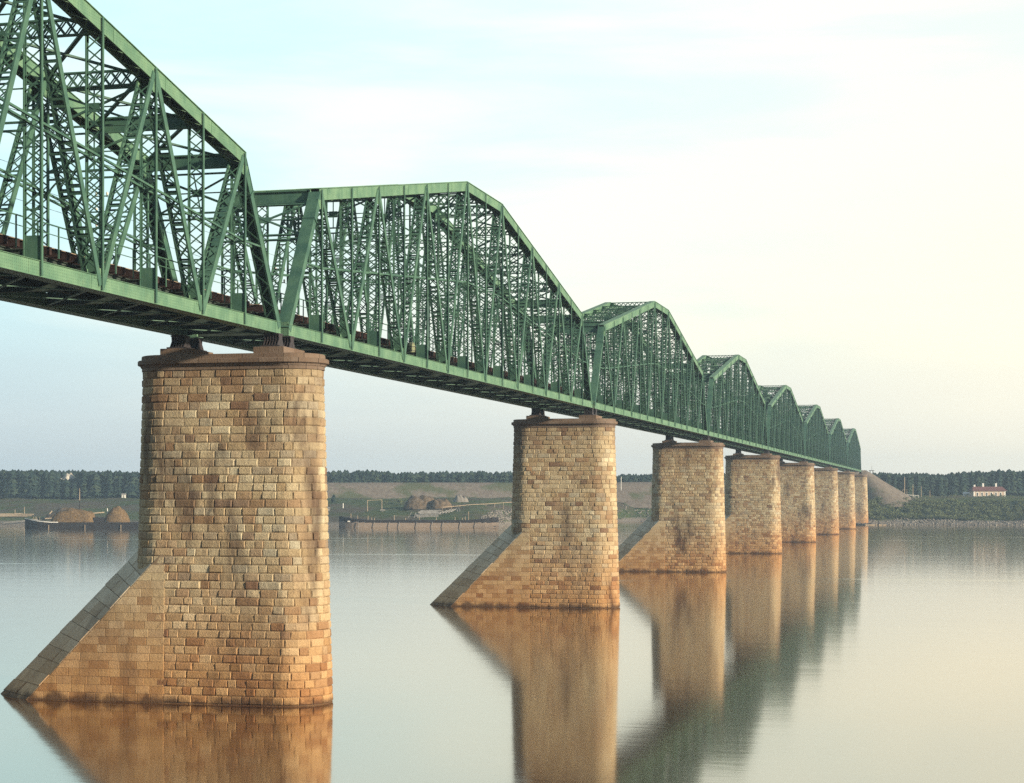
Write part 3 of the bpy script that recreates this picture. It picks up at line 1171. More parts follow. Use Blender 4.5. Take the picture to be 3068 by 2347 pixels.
def make_shaft_blocks(rng):
    mb = MB()
    rows = 42
    hgt = (ZTOP + 0.5) / rows
    NU, NV = 5, 4
    for r in range(rows):
        z0, z1 = -0.5 + r * hgt + 0.008, -0.5 + (r + 1) * hgt - 0.008
        s = rng.uniform(0, 1.2)
        end = s + TOT
        first = s
        while s < end - 0.3:
            wd = rng.choice([0.62, 0.78, 0.95, 1.1, 1.35, 1.6], p=[.16, .2, .22, .2, .14, .08]) * rng.uniform(0.92, 1.08)
            if end - (s + wd) < 0.5:
                wd = end - s
            a, b = s + 0.009, s + wd - 0.009
            s += wd
            bul = rng.uniform(0.02, 0.07)
            tilt = rng.uniform(-0.03, 0.03, 2)
            vs = []
            for j in range(NV):
                v = j / (NV - 1)
                for i in range(NU):
                    u = i / (NU - 1)
                    edge = i in (0, NU - 1) or j in (0, NV - 1)
                    uu = 0.07 if i == 1 else 0.93 if i == NU - 2 else u
                    vv = 0.16 if j == 1 else 0.84 if j == NV - 2 else v
                    off = 0.0 if edge else bul + rng.uniform(-0.022, 0.022) + tilt[0] * (u - .5) * 2 + tilt[1] * (v - .5) * 2
                    vs.append(stad(a + (b - a) * uu + (rng.uniform(-.014, .006) if i else rng.uniform(-.006, .014)), z0 + (z1 - z0) * vv + rng.uniform(-.006, .006), off - (rng.uniform(0, .012) if edge else 0)))
            fs = [(j * NU + i, j * NU + i + 1, (j + 1) * NU + i + 1, (j + 1) * NU + i) for j in range(NV - 1) for i in range(NU - 1)]
            ring = [i for i in range(NU)] + [j * NU + NU - 1 for j in range(1, NV)] + [(NV - 1) * NU + i for i in range(NU - 2, -1, -1)] + [j * NU for j in range(NV - 2, 0, -1)]
            base = len(vs)
            for q in ring:
                i, j = q % NU, q // NU
                uu = i / (NU - 1)
                uu = 0.07 if i == 1 else 0.93 if i == NU - 2 else uu
                vv = 0.16 if j == 1 else 0.84 if j == NV - 2 else j / (NV - 1)
                vs.append(stad(a + (b - a) * uu, z0 + (z1 - z0) * vv, -0.06))
            nr = len(ring)
            for q in range(nr):
                fs.append((ring[(q + 1) % nr], ring[q], base + q, base + (q + 1) % nr))
            mb.add(vs, fs)
    return mb


def loft_ring(mb, prof, s0, s1, n):
    """closed masonry piece: profile of (z, offset) swept along the outline from s0 to s1"""
    vs, fs = [], []
    k = len(prof)
    for i in range(n + 1):
        s = s0 + (s1 - s0) * i / n
        for z, o in prof:
            p = stad(s, min(z, ZTOP), o)
            vs.append((p[0], p[1], z))
    for i in range(n):
        for j in range(k):
            m = (j + 1) % k
            fs.append((i * k + j, (i + 1) * k + j, (i + 1) * k + m, i * k + m))
    fs.append(tuple(range(k)))
    fs.append(tuple(n * k + j for j in range(k - 1, -1, -1)))
    mb.add(vs, fs)


def full_stad(mb, levels, n=72):
    vs, fs = [], []
    for z, o in levels:
        for i in range(n):
            p = stad(TOT * i / n, min(z, ZTOP), o)
            vs.append((p[0], p[1], z))
    for j in range(len(levels) - 1):
        for i in range(n):
            m = (i + 1) % n
            fs.append((j * n + i, j * n + m, (j + 1) * n + m, (j + 1) * n + i))
    fs.append(tuple(range(n - 1, -1, -1)))
    fs.append(tuple((len(levels) - 1) * n + i for i in range(n)))
    mb.add(vs, fs)


def cw_ridge(z):
    return -67.2 - XC + z * (10.9 / 10.5)


def cw_inner(z):
    return -63.5 - XC + z * (9.3 / 9.54)


XJ = -53.2 - XC                 # joint between cutwater and shaft


def slab(mb, quad, nrm, t, inset=0.012):
    """stone of thickness t whose face is the quad (4 points), bevelled a touch"""
    q = [Vector(p) for p in quad]
    c = sum(q, Vector()) / 4
    n = Vector(nrm)
    face = [p + (c - p).normalized() * inset * 2.0 + n * t for p in q]
    back = [p + (c - p).normalized() * inset - n * 0.05 for p in q]
    mid = [p + (c - p).normalized() * inset + n * (t * 0.5) for p in q]
    vs = face + mid + back
    fs = [(0, 1, 2, 3)]
    for k in range(4):
        m = (k + 1) % 4
        fs += [(4 + k, 4 + m, m, k), (8 + k, 8 + m, 4 + m, 4 + k)]
    mb.add(vs, fs)


def make_cutwater(rng):
    sides, faces, core = [], [], MB()
    rows = 18
    hgt = 10.04 / rows
    for sgn in (-1, 1):
        side, face = MB(), MB()
        sides.append(side)
        faces.append(face)
        for r in range(rows):
            z0, z1 = -0.5 + r * hgt, -0.5 + (r + 1) * hgt
            x = XJ
            lim0, lim1 = cw_inner(z0), cw_inner(z1)
            while x > lim1 + 0.05 or x > lim0 + 0.05:
                wd = rng.uniform(0.7, 1.5)
                xa0 = xa1 = x - wd
                if xa0 < max(lim0, lim1) + 0.5:
                    xa0, xa1 = lim0, lim1
                f = lambda xx, z: (xx, sgn * (rad(z) + 0.045), z)
                q = [f(xa0, z0), f(min(x, XJ), z0), f(min(x, XJ), z1), f(xa1, z1)]
                slab(side, q, (0, sgn, 0), 0.014 + rng.uniform(0, 0.016), 0.017)
                if xa0 == lim0 and xa1 == lim1:
                    break
                x -= wd
        # sloping face between ridge and inner edge
        n = 13
        for i in range(n):
            t0, t1 = i / n, (i + 1) / n
            zr0, zr1 = -0.6 + t0 * 11.1, -0.6 + t1 * 11.1
            zi0, zi1 = -0.6 + t0 * 10.14, -0.6 + t1 * 10.14
            A0, A1 = Vector((cw_ridge(zr0), 0, zr0)), Vector((cw_ridge(zr1), 0, zr1))
            B0, B1 = Vector((cw_inner(zi0), sgn * (rad(zi0) + 0.05), zi0)), Vector((cw_inner(zi1), sgn * (rad(zi1) + 0.05), zi1))
            nrm = (A1 - A0).cross(B0 - A0).normalized()
            if nrm.x > 0:
                nrm = -nrm
            cuts = sorted([0.0, 1.0, rng.uniform(0.25, 0.42), rng.uniform(0.58, 0.78)])
            if i % 2:
                cuts = sorted([0.0, 1.0, rng.uniform(0.42, 0.6)])
            for a, b in zip(cuts, cuts[1:]):
                slab(face, [A0.lerp(B0, a), A0.lerp(B0, b), A1.lerp(B1, b), A1.lerp(B1, a)], nrm, 0.015 + rng.uniform(0, 0.075), 0.026)
    # backing behind the stones
    vs, zs = [], [-1.5, 3, 7, 9.5, 10.4]
    for z in zs:
        h = rad(z) + 0.02
        vs += [(XJ, -h, z), (min(cw_inner(z), XJ - 0.05), -h, z), (cw_ridge(z) + 0.03, 0, z), (min(cw_inner(z), XJ - 0.05), h, z), (XJ, h, z)]
    fs = []
    for i in range(len(zs) - 1):
        for k in range(4):
            fs.append((i * 5 + k, (i + 1) * 5 + k, (i + 1) * 5 + k + 1, i * 5 + k + 1))
    fs.append(tuple(range(len(vs) - 5, len(vs))))
    core.add(vs, fs)
    return sides, faces, core


def make_pier_meshes(seed):
    rng = np.random.default_rng(seed)
    d = {}
    d['shaft'] = make_shaft_blocks(rng).mesh('masonry_shaft', STONE)
    c = MB()
    full_stad(c, [(-3, -0.03), (10, -0.03), (22.99, -0.03)])
    d['core'] = c.mesh('mortar_core', MORTAR)
    s, f, k = make_cutwater(rng)
    d['side'], d['face'] = [m.mesh('side_facing', ASHLAR) for m in s], [m.mesh('sloping_facing', GRANITE) for m in f]
    d['cwcore'] = k.mesh('cutwater', MORTAR)
    co = MB()
    for prof, wmean in (([(22.98, -0.3), (22.98, 0.10), (23.22, 0.10), (23.22, -0.3)], 1.15),
                        ([(23.225, -0.3), (23.225, 0.16), (23.32, 0.20), (23.40, 0.30), (23.40, -0.3)], 1.3),
                        ([(23.405, -0.3), (23.405, 0.36), (23.43, 0.39), (23.68, 0.39), (23.73, 0.34), (23.73, -0.3)], 1.4)):
        nseg = int(TOT / wmean)
        cuts = [TOT * (i + rng.uniform(-0.15, 0.15)) / nseg for i in range(nseg)]
        cuts.append(cuts[0] + TOT)
        for a, b in zip(cuts, cuts[1:]):
            loft_ring(co, prof, a + 0.018, b - 0.018, 3)
    d['cornice'] = co.mesh('cornice', CAPSTONE)
    cp = MB()
    full_stad(cp, [(23.0, -0.2), (23.73, -0.2)])
    nseg = 22
    for i in range(nseg):
        a, b = TOT * i / nseg, TOT * (i + 1) / nseg
        loft_ring(cp, [(23.735, -0.6), (23.735, 0.14), (24.02, 0.12), (24.06, 0.06), (24.06, -0.6)], a + 0.018, b - 0.018, 3)
    full_stad(cp, [(23.74, -0.5), (24.05, -0.4), (24.13, -1.2), (24.18, -1.9)])
    d['cap'] = cp.mesh('cap', CAPSTONE)
    pd = MB()
    for a, b in ((-1.1, -0.005), (0.005, 1.1)):
        for y0, y1 in ((-2.05, -0.005), (0.005, 2.05)):
            vs = []
            for z, o in ((23.9, 0), (24.475, 0), (24.505, 0.03)):
                vs += [(a + o, y0 + o, z), (b - o, y0 + o, z), (b - o, y1 - o, z), (a + o, y1 - o, z)]
            fs = [(8, 9, 10, 11)]
            for k in range(2):
                for q in range(4):
                    m = (q + 1) % 4
                    fs.append((k * 4 + q, k * 4 + m, k * 4 + 4 + m, k * 4 + 4 + q))
            pd.add(vs, fs)
    d['ped'] = pd.mesh('bearing_pedestal', CAPSTONE)
    return d


PIER_LABELS = [
    "nearest and largest stone pier with a sloping grey cutwater, in the left of the photo",
    "second stone pier, standing in midstream right of the nearest one, full cutwater in view",
    "third stone pier from the left, its cutwater partly hidden by the second pier",
    "fourth stone pier from the left, only a sliver of its sloping cutwater showing",
    "fifth stone pier from the left, a plain brown tower overlapped by the fourth",
    "sixth stone pier from the left, narrow, third from the far bank",
    "seventh stone pier from the left, last one standing in the water",
    "farthest and narrowest stone pier at the water's edge below the brown embankment",
]
variants = [make_pier_meshes(s) for s in (3, 4, 5)]
for k in range(8):
    d = variants[(0, 1, 2, 0, 1, 2, 0, 1)[k]]
    p = empty('stone_pier', (XC, Y1 + k * SPAN, 0), PIER_LABELS[k], 'bridge pier', 'stone piers of the railway bridge')
    sh = obj('masonry_shaft', d['shaft'], p)
    obj('mortar_core', d['core'], sh)
    cw = obj('cutwater', d['cwcore'], p)
    for q in d['side']:
        obj('side_facing', q, cw)
    for q in d['face']:
        obj('sloping_facing', q, cw)
    co = obj('cornice', d['cornice'], p)
    obj('cap', d['cap'], p)
    for s in (-1, 1):
        obj('bearing_pedestal', d['ped'], p, (s * TX, 0, 0))


# ------------------------------------------------------------------ far bank: woods
def conifer_arrays(rng, h, rw, tiers=6, n=6):
    """a ragged conifer of jagged skirts around a trunk line; arrays of triangles"""
    vs, fs = [], []
    for t in range(tiers):
        u = t / tiers
        zb = h * (0.12 + 0.80 * u) + rng.uniform(-0.02, 0.02) * h
        zt = min(h, zb + h * (0.30 - 0.10 * u))
        r = rw * (1 - u) ** 0.8 * rng.uniform(0.75, 1.2) + 0.15
        ox, oy = rng.uniform(-0.12, 0.12, 2) * rw
        a0 = rng.uniform(0, 6.28)
        o = len(vs)
        vs.append((ox * 0.5, oy * 0.5, zt))
        for i in range(2 * n):
            a = a0 + math.pi * i / n
            rr = r * (rng.uniform(0.8, 1.25) if i % 2 == 0 else rng.uniform(0.35, 0.6))
            vs.append((ox + rr * math.cos(a), oy + rr * math.sin(a), zb + (rng.uniform(-.04, .02) * h if i % 2 == 0 else 0.05 * h)))
        for i in range(2 * n):
            fs.append((o, o + 1 + i, o + 1 + (i + 1) % (2 * n)))
    return np.array(vs), np.array(fs)


def leafy_arrays(rng, h, rw, k=60, low=0.25, leaf=0.55):
    """a broad crown or bush made of many small leaf clumps filling an uneven volume"""
    vs, fs = [], []
    lob = rng.uniform(-0.35, 0.35, (5, 3)) * np.array([rw, rw, h * 0.45])
    for i in range(k):
        c = lob[rng.integers(0, 5)] + rng.normal(0, 0.30, 3) * np.array([rw, rw, h * 0.42])
        c[2] = h * (low + (1 - low) * 0.5) + c[2] * (1 - low)
        c[2] = min(max(c[2], h * low * 0.6), h)
        s = leaf * rng.uniform(0.6, 1.4)
        a, b = rng.normal(0, 1, 3), rng.normal(0, 1, 3)
        a /= np.linalg.norm(a)
        b -= a * a.dot(b)
        b /= np.linalg.norm(b)
        o = len(vs)
        vs += [c + a * s, c + b * s * 0.7, c - a * s * rng.uniform(.6, 1), c - b * s * 0.7]
        fs += [(o, o + 1, o + 2), (o, o + 2, o + 3)]
    return np.array(vs), np.array(fs)


CON = [conifer_arrays(RNG, 1.0, RNG.uniform(0.075, 0.125)) for _ in range(12)]
LEAFY = [leafy_arrays(RNG, 1.0, 0.09, 60, 0.28, 0.04) for _ in range(4)]
BUSH = [leafy_arrays(RNG, 1.0, 0.75, 170, 0.05, 0.075) for _ in range(6)]


def scatter(name, kinds, places, m):
    """one mesh of many plants: places = (X, D, z, height, spin)"""
    Vs, Fs, o = [], [], 0
    for X, D, z, h, sp in places:
        v, f = kinds[int(RNG.integers(0, len(kinds)))]
        c, s = math.cos(sp), math.sin(sp)
        wd = h * RNG.uniform(0.85, 1.25)
        x = (v[:, 0] * c - v[:, 1] * s) * wd
        y = (v[:, 0] * s + v[:, 1] * c) * wd
        b = to_world(np.array([X]), np.array([D]), np.array([z]))[0]
        Vs.append(np.stack([b[0] + x, b[1] + y, b[2] + v[:, 2] * h], -1))
        Fs.append(f + o)
        o += len(v)
    return obj(name, np_mesh(name, np.concatenate(Vs), np.concatenate(Fs), m))


def wood_strip(px0, px1, d0, d1, step, hfun, zfun=None):
    out = []
    for D in np.arange(d0, d1, step * 1.3):
        x0, x1 = (px0 - CXP) * D / FPX, (px1 - CXP) * D / FPX
        for X in np.arange(x0, x1, step):
            Xj, Dj = X + RNG.uniform(-.5, .5) * step, D + RNG.uniform(-.6, .6) * step
            px = CXP + Xj * FPX / Dj
            h = hfun(px, Dj) * RNG.uniform(0.82, 1.05)
            if h > 1:
                out.append((Xj, Dj, (gz(px, Dj) if zfun is None else zfun(px, Dj)) - 0.3, h, RNG.uniform(0, 6.28)))
    return out


def clump(px):
    return 1.0 + 0.03 * math.sin(px * 0.013) + 0.015 * math.sin(px * 0.057 + 1)


left = wood_strip(-900, 560, 995, 1085, 2.3, lambda px, D: 15.5 * clump(px) if px < 470 else 13)
left = [(a, b, c, h * (0.72 if 165 < CXP + a * FPX / b < 245 and b < 1042 else 1.0), e) for a, b, c, h, e in left
        if not (172 < CXP + a * FPX / b < 240 and 1034 < b < 1056)]
mid = wood_strip(430, 2500, 1050, 1084, 2.2, lambda px, D: 15.2 * clump(px) * (1 if px < 1700 else 0.94))
right = wood_strip(2590, 4300, 962, 1030, 2.3, lambda px, D: (13.2 if px < 2780 else 12.3 + min(1.3, (px - 2780) / 120)) * clump(px))
tag(scatter('forest', CON + CON + LEAFY[:1], left + mid + right, CONIFER), kind='stuff')

# willow thicket on the right-hand bank and scrub elsewhere
th = []
for _ in range(1500):
    px = RNG.uniform(2560, 4200)
    D = shore_d(px) + RNG.uniform(11, 30)
    th.append(((px - CXP) * D / FPX, D, gz(px, D) - 0.2, RNG.uniform(1.5, 3.8), RNG.uniform(0, 6.28)))
for _ in range(420):
    px = RNG.uniform(2560, 4200)
    D = shore_d(px) + RNG.uniform(28, 60)
    th.append(((px - CXP) * D / FPX, D, gz(px, D) - 0.2, RNG.uniform(0.5, 1.3), RNG.uniform(0, 6.28)))
for _ in range(260):
    px = RNG.uniform(1700, 2560)
    D = shore_d(px) + RNG.uniform(3, 55)
    th.append(((px - CXP) * D / FPX, D, gz(px, D) - 0.2, RNG.uniform(0.5, 1.9), RNG.uniform(0, 6.28)))
tag(scatter('willow_thicket', BUSH, th, BUSHLEAF), kind='stuff')
gr = []
for _ in range(900):
    px = RNG.uniform(-300, 1700)
    D = shore_d(px) + RNG.uniform(12, 150)
    gr.append(((px - CXP) * D / FPX, D, gz(px, D) - 0.1, RNG.uniform(0.25, 0.9), RNG.uniform(0, 6.28)))
tag(scatter('scrub', BUSH, gr, BUSHLEAF), kind='stuff')


# rubble: stones dumped along the water's edge
def rock_arrays(rng):
    v = np.array([(1, 0, 0), (-1, 0, 0), (0, 1, 0), (0, -1, 0), (0, 0, 1), (0, 0, -.6), (.6, .6, .5), (-.6, .6, .45), (-.6, -.6, .5), (.6, -.6, .5)], float)
    v *= rng.uniform(0.65, 1.15, v.shape)
    f = np.array([(0, 6, 4), (6, 2, 4), (2, 7, 4), (7, 1, 4), (1, 8, 4), (8, 3, 4), (3, 9, 4), (9, 0, 4), (0, 2, 6), (2, 1, 7), (1, 3, 8), (3, 0, 9), (0, 5, 2), (2, 5, 1), (1, 5, 3), (3, 5, 0)])
    return v * 0.5, f


ROCK = [rock_arrays(RNG) for _ in range(6)]
rk = []
for _ in range(5200):
    px = RNG.uniform(2560, 4200)
    D = shore_d(px) + RNG.uniform(-1.0, 12) ** 1.0
    rk.append(((px - CXP) * D / FPX, D, gz(px, D), RNG.uniform(0.25, 1.0) ** 2.6 * 1.3, RNG.uniform(0, 6.28)))
for _ in range(1500):
    px = RNG.uniform(1395, 1640)
    s = RNG.uniform(-1, 42)
    if px < 1395 + s * 2.2:
        continue
    D = shore_d(px) + s
    rk.append(((px - CXP) * D / FPX, D, gz(px, D) + 0.1, RNG.uniform(0.4, 1.3), RNG.uniform(0, 6.28)))
for _ in range(1500):
    px = RNG.uniform(1700, 2580)
    D = shore_d(px) + RNG.uniform(-1, 26)
    rk.append(((px - CXP) * D / FPX, D, gz(px, D), RNG.uniform(0.3, 1.2), RNG.uniform(0, 6.28)))
for _ in range(900):
    px = RNG.uniform(-300, 1400)
    D = shore_d(px) + RNG.uniform(-1, 5)
    rk.append(((px - CXP) * D / FPX, D, gz(px, D), RNG.uniform(0.2, 0.6), RNG.uniform(0, 6.28)))
tag(scatter('shore_rubble', ROCK, rk, RUBBLE), kind='stuff')


# single trees and bushes
def tree_thing(name, kind, m, px, D, h, label, cat, group=None):
    z = gz(px, D) - 0.2
    p = P(px, D, z)
    r = empty(name, p, label, cat, group, RNG.uniform(0, 6))
    v, f = kind
    v = v * h
    obj('crown', np_mesh('crown', v, f, m), r)
    t = MB()
    t.tube((0, 0, -0.3), (0, 0, h * 0.9), 0.02 * h, 0.004 * h, 7)
    part('trunk', t, BARK, r)
    return r


tree_thing('spruce_tree', conifer_arrays(RNG, 1.0, 0.26, 8, 7), CONIFER, 1000, 925, 4.8, "small lone spruce at the foot of the bare slope, right of the nearest pier", 'tree')
tree_thing('shrub', leafy_arrays(RNG, 1, 0.5, 130, 0.08, 0.10), BUSHLEAF, 1156, 900, 3.2, "round green shrub behind the crossbar frame, the left of two", 'shrub', 'shrubs behind the crossbar frame')
tree_thing('shrub', leafy_arrays(RNG, 1, 0.6, 140, 0.08, 0.10), BUSHLEAF, 1196, 902, 3.3, "round green shrub beside the big earth mound, the right of two", 'shrub', 'shrubs behind the crossbar frame')


# ------------------------------------------------------------------ far bank: mounds, logs, frames
def mound(name, px, D, wid, dep, h, m, label, cat, peak=0.5, p=1.6, rough=0.10, z=None, group=None, square=0.0):
    """irregular heap: a height field over an ellipse, in its own local frame turned to the camera plane"""
    z = gz(px, D) - 0.3 if z is None else z
    nx_, ny_ = 34, 16
    vs, fs = [], []
    ph = RNG.uniform(0, 6, 6)
    for j in range(ny_ + 1):
        for i in range(nx_ + 1):
            u, v = i / nx_ * 2 - 1, j / ny_ * 2 - 1
            us = u - (peak - 0.5) * 1.2 * (1 - u * u)
            d = abs(us) ** (2 + square) + abs(v) ** (2 + square)
            hh = max(0.0, 1 - d) ** (1 / p)
            hh *= 1 + rough * (math.sin(u * 5 + ph[0]) + 0.6 * math.sin(u * 11 + v * 4 + ph[1]) + 0.5 * math.sin(v * 9 + u * 3 + ph[2]) + .4 * math.sin(u * 23 + v * 17 + ph[3]))
            vs.append((u * wid / 2, v * dep / 2, hh * h))
    for j in range(ny_):
        for i in range(nx_):
            a = j * (nx_ + 1) + i
            fs.append((a, a + 1, a + nx_ + 2, a + nx_ + 1))
    mb = MB()
    mb.add(vs, fs)
    o = part(name, mb, m, None, P(px, D, z), True)
    o.rotation_euler = (0, 0, YAW)
    return tag(o, label, cat, group)


mound('earth_mound', 203, 878, 22, 12, 4.8, SOIL, "long grey-brown earth mound on the bank behind the mast of the hay barge", 'mound', 0.66, 1.8)
mound('earth_mound', 1262, 872, 17, 10, 6.4, SOIL, "large turf-covered earth mound on the meadow above the bare-hulled barge", 'mound', 0.45, 2.0)
mound('earth_mound', 1322, 868, 11, 8, 4.6, SOIL, "smaller flat-sided earth mound leaning against the right of the big one", 'mound', 0.4, 2.2)
mound('gravel_heap', 1380, 905, 8, 6, 3.4, RUBBLE, "pale grey gravel heap at the foot of the embankment, right of the mounds", 'gravel heap', 0.5, 1.6, 0.16)
mound('sand_heap', 206, 1046, 13, 8, 5.5, SAND, "pale heap of bleached sand among the dark trees above the hay barge", 'sand heap', 0.35, 1.3, 0.2, gz(206, 1046) + 7.6)


def stick(name, a, b, r, m, label, cat, group=None, r1=None):
    a, b = Vector(a), Vector(b)
    mb = MB()
    mb.tube((0, 0, 0), b - a, r, r1, 7)
    o = part(name, mb, m, None, a)
    return tag(o, label, cat, group)


LOGG = 'logs lying on the far bank'
# stack on the meadow
def log_at(px0, py0, px1, py1, D, r, m, label, dd=0.0, group=LOGG):
    return stick('log', P(px0, D, None, py0), P(px1, D + dd, None, py1), r, m, label, 'log', group)


stackD = 836
zst = gz(1275, stackD)
rowlab = "grey log in the low log stack on the meadow behind the bare-hulled barge"
for i in range(14):
    lay, k = divmod(i, 5)
    px = 1240 + RNG.uniform(0, 10) + lay * 5
    D = stackD + k * 1.0 + lay * 0.5
    a = P(px, D, gz(px, D) + 0.35 + lay * 0.75 + k * 0.18)
    q = P(px + RNG.uniform(56, 68), D + RNG.uniform(-0.3, 0.3), gz(px, D) + 0.35 + lay * 0.75 + k * 0.18 + RNG.uniform(-.1, .35))
    stick('log', a, q, RNG.uniform(0.28, 0.40), GREYWOOD, rowlab, 'log', 'logs of the stack behind the barge')
for i, px in enumerate((1313, 1325, 1334, 1343, 1350, 1356, 1371, 1378)):
    D = 842 + i * 0.8
    a = P(px, D, gz(px, D) + 0.3)
    q = P(px + (15 if i < 5 else -5), D + 4.5, gz(px + 10, D + 4.5) + 0.9)
    stick('log', a, q, 0.22, GREYWOOD, "loose grey log lying in the grass right of the log stack", 'log', 'loose logs right of the log stack')
# two props leaning at the left of the stack
for i, (a, b) in enumerate(((1222, 1233), (1240, 1246))):
    stick('pole', P(a, 833, gz(a, 833)), P(b, 834, gz(b, 834) + 2.6), 0.12, GREYWOOD, "slanting grey pole leaning at the left end of the log stack", 'pole', 'props of the log stack')
# pale log raft pulled up at far left
for i in range(9):
    px = -70 + RNG.uniform(-25, 25)
    D = 893 + i * 1.5
    z = gz(px, D) + 0.4
    stick('log', P(px, D, z), P(px + 165 + RNG.uniform(-45, 40), D + RNG.uniform(-2, 2), gz(px + 150, D) + 0.5), 0.34, PALEWOOD, "pale stripped log in the raft of timber at the far left of the bank", 'log', 'timber raft at the far left')
for a, b, D, lab in ((135, 225, 868, "long pale beam lying on the bank above the left haystack"), (279, 312, 890, "short pale beam on the grass right of the earth mound"),
                     (63, 113, 862, "grey beam lying above the bow of the hay barge"), (10, 76, 852, "dark thin log at the waterline left of the hay barge")):
    stick('beam', P(a, D, gz(a, D) + 0.6), P(b, D + 3, gz(b, D + 3) + 0.9), 0.30, PALEWOOD if D > 865 else GREYWOOD, lab, 'beam', 'beams on the left bank')
for px, h, lab in ((45, 2.6, "short reddish post standing at far left before the wood, the left of two"), (73, 4.0, "tall reddish post standing at far left before the wood, the right of two")):
    stick('post', P(px, 905, gz(px, 905) - .2), P(px, 905, gz(px, 905) + h), 0.16, PALEWOOD, lab, 'post', 'posts by the timber raft')
stick('plank', P(141, 876, gz(141, 876) + 1.0), P(156, 878, gz(156, 878) + 3.4), 0.28, PALEWOOD, "yellow plank slanting up the left end of the earth mound", 'plank')


def gate_frame(px0, px1, D, h, label):
    a, b = P(px0, D, gz(px0, D) - 0.2), P(px1, D + 4, gz(px1, D + 4) - 0.2)
    r = empty('crossbar_frame', a, label, 'timber frame')
    for p, hh in ((Vector(), h), (b - a, h - 0.3)):
        m = MB()
        m.tube(p, p + Vector((0, 0, hh)), 0.20, 0.16, 7)
        part('post', m, PALEWOOD, r)
    m = MB()
    m.tube(Vector((0, 0, h - 0.25)), (b - a) + Vector((0, 0, h - 0.4)), 0.10, 0.10, 7)
    part('crossbar', m, PALEWOOD, r)


gate_frame(1101, 1144, 862, 5.6, "tall timber frame of two posts and a crossbar on the meadow")
stick('post', P(1028, 880, gz(1028, 880) - .1), P(1028, 880, gz(1028, 880) + 2.6), 0.22, WHITEPAINT, "short white post on the meadow close to the nearest pier", 'post')
stick('signal_post', P(1861, 1012, 17), P(1861, 1012, 24.5), 0.17, WHITEPAINT, "white signal post on the slope between the second and third piers", 'signal post')


def small_box(name, px, D, w_, d_, h_, m, label, cat, roof=None):
    r = empty(name, P(px, D, gz(px, D) - 0.15), label, cat, None, YAW)
    b = MB()
    b.box(-w_ / 2, w_ / 2, -d_ / 2, d_ / 2, 0, h_)
    part('wall', b, m, r)
    t = MB()
    e = 0.25
    vs = [(-w_ / 2 - e, -d_ / 2 - e, h_ + .002), (w_ / 2 + e, -d_ / 2 - e, h_ + .002), (w_ / 2 + e, d_ / 2 + e, h_ + .002), (-w_ / 2 - e, d_ / 2 + e, h_ + .002),
          (-w_ / 2 - e, 0, h_ + d_ * 0.38), (w_ / 2 + e, 0, h_ + d_ * 0.38)]
    t.add(vs, [(3, 2, 1, 0), (0, 1, 5, 4), (2, 3, 4, 5), (0, 4, 3), (1, 2, 5)])
    part('roof', t, roof or GREYWOOD, r)
    dd = MB()
    dd.box(-0.4, 0.4, -d_ / 2 - 0.04, -d_ / 2 - 0.002, 0.05, min(1.9, h_ * 0.8))
    part('door', dd, GREYWOOD, r)
    return r


small_box('hut', 371, 990, 1.9, 1.9, 1.7, WHITEPAINT, "tiny pale hut at the edge of the dark wood left of the nearest pier", 'hut')
small_box('stone_hut', 983, 872, 1.5, 1.4, 1.3, GREYWOOD, "tiny grey hut on the meadow against the right edge of the nearest pier", 'hut')
small_box('shed', 2895, 936, 3.0, 2.2, 1.6, WHITEPAINT, "small white shed left of the red-roofed house", 'shed', WHITEPAINT)


def cart(px, D, label):
    r = empty('hand_cart', P(px, D, gz(px, D) + 0.05), label, 'cart', None, YAW)
    b = MB()
    b.box(-1.1, 1.1, -0.6, 0.6, 0.55, 1.2)
    part('cart_body', b, GREYWOOD, r)
    for s in (-1, 1):
        wv = MB()
        for k in range(14):
            a0, a1 = 2 * math.pi * k / 14, 2 * math.pi * (k + 1) / 14
            wv.bar((0.5 * math.cos(a0), s * 0.68, 0.5 + 0.5 * math.sin(a0)), (0.5 * math.cos(a1), s * 0.68, 0.5 + 0.5 * math.sin(a1)), (0, 1, 0), 0.08, 0.08)
        for k in range(3):
            a0 = math.pi * k / 3
            wv.bar((0.5 * math.cos(a0), s * 0.68, 0.5 + 0.5 * math.sin(a0)), (-0.5 * math.cos(a0), s * 0.68, 0.5 - 0.5 * math.sin(a0)), (0, 1, 0), 0.05, 0.05)
        part('wheel', wv, GREYWOOD, r)
    h = MB()
    h.bar((1.1, -0.4, 0.8), (2.3, -0.3, 0.5), (0, 1, 0), 0.07, 0.07)
    h.bar((1.1, 0.4, 0.8), (2.3, 0.3, 0.5), (0, 1, 0), 0.07, 0.07)
    part('handle', h, GREYWOOD, r)


cart(1146, 856, "small dark hand cart standing below the right post of the crossbar frame")

# plank flume on short trestles running along the meadow
r = empty('plank_flume', P(1326, 858, gz(1326, 858)), "pale plank flume on short trestles rising along the meadow to the right", 'flume')
prev = None
base = Vector(r.location)
m = MB()
for i in range(9):
    px, D = 1326 + i * 26, 858 + i * 4.5
    pt = P(px, D, max(gz(px, D) + 0.5, 8.6 + i * 0.28)) - base
    if prev is not None:
        m.bar(prev, pt, (0, 0, 1), 0.22, 0.5)
    tr = MB()
    tr.bar(pt - Vector((0, 0, 0.1)), Vector((pt.x, pt.y, gz(px, D) - 0.2 - base.z)), (1, 0, 0), 0.2, 0.2)
    part('trestle', tr, PALEWOOD, r)
    prev = pt
part('trough', m, PALEWOOD, r)


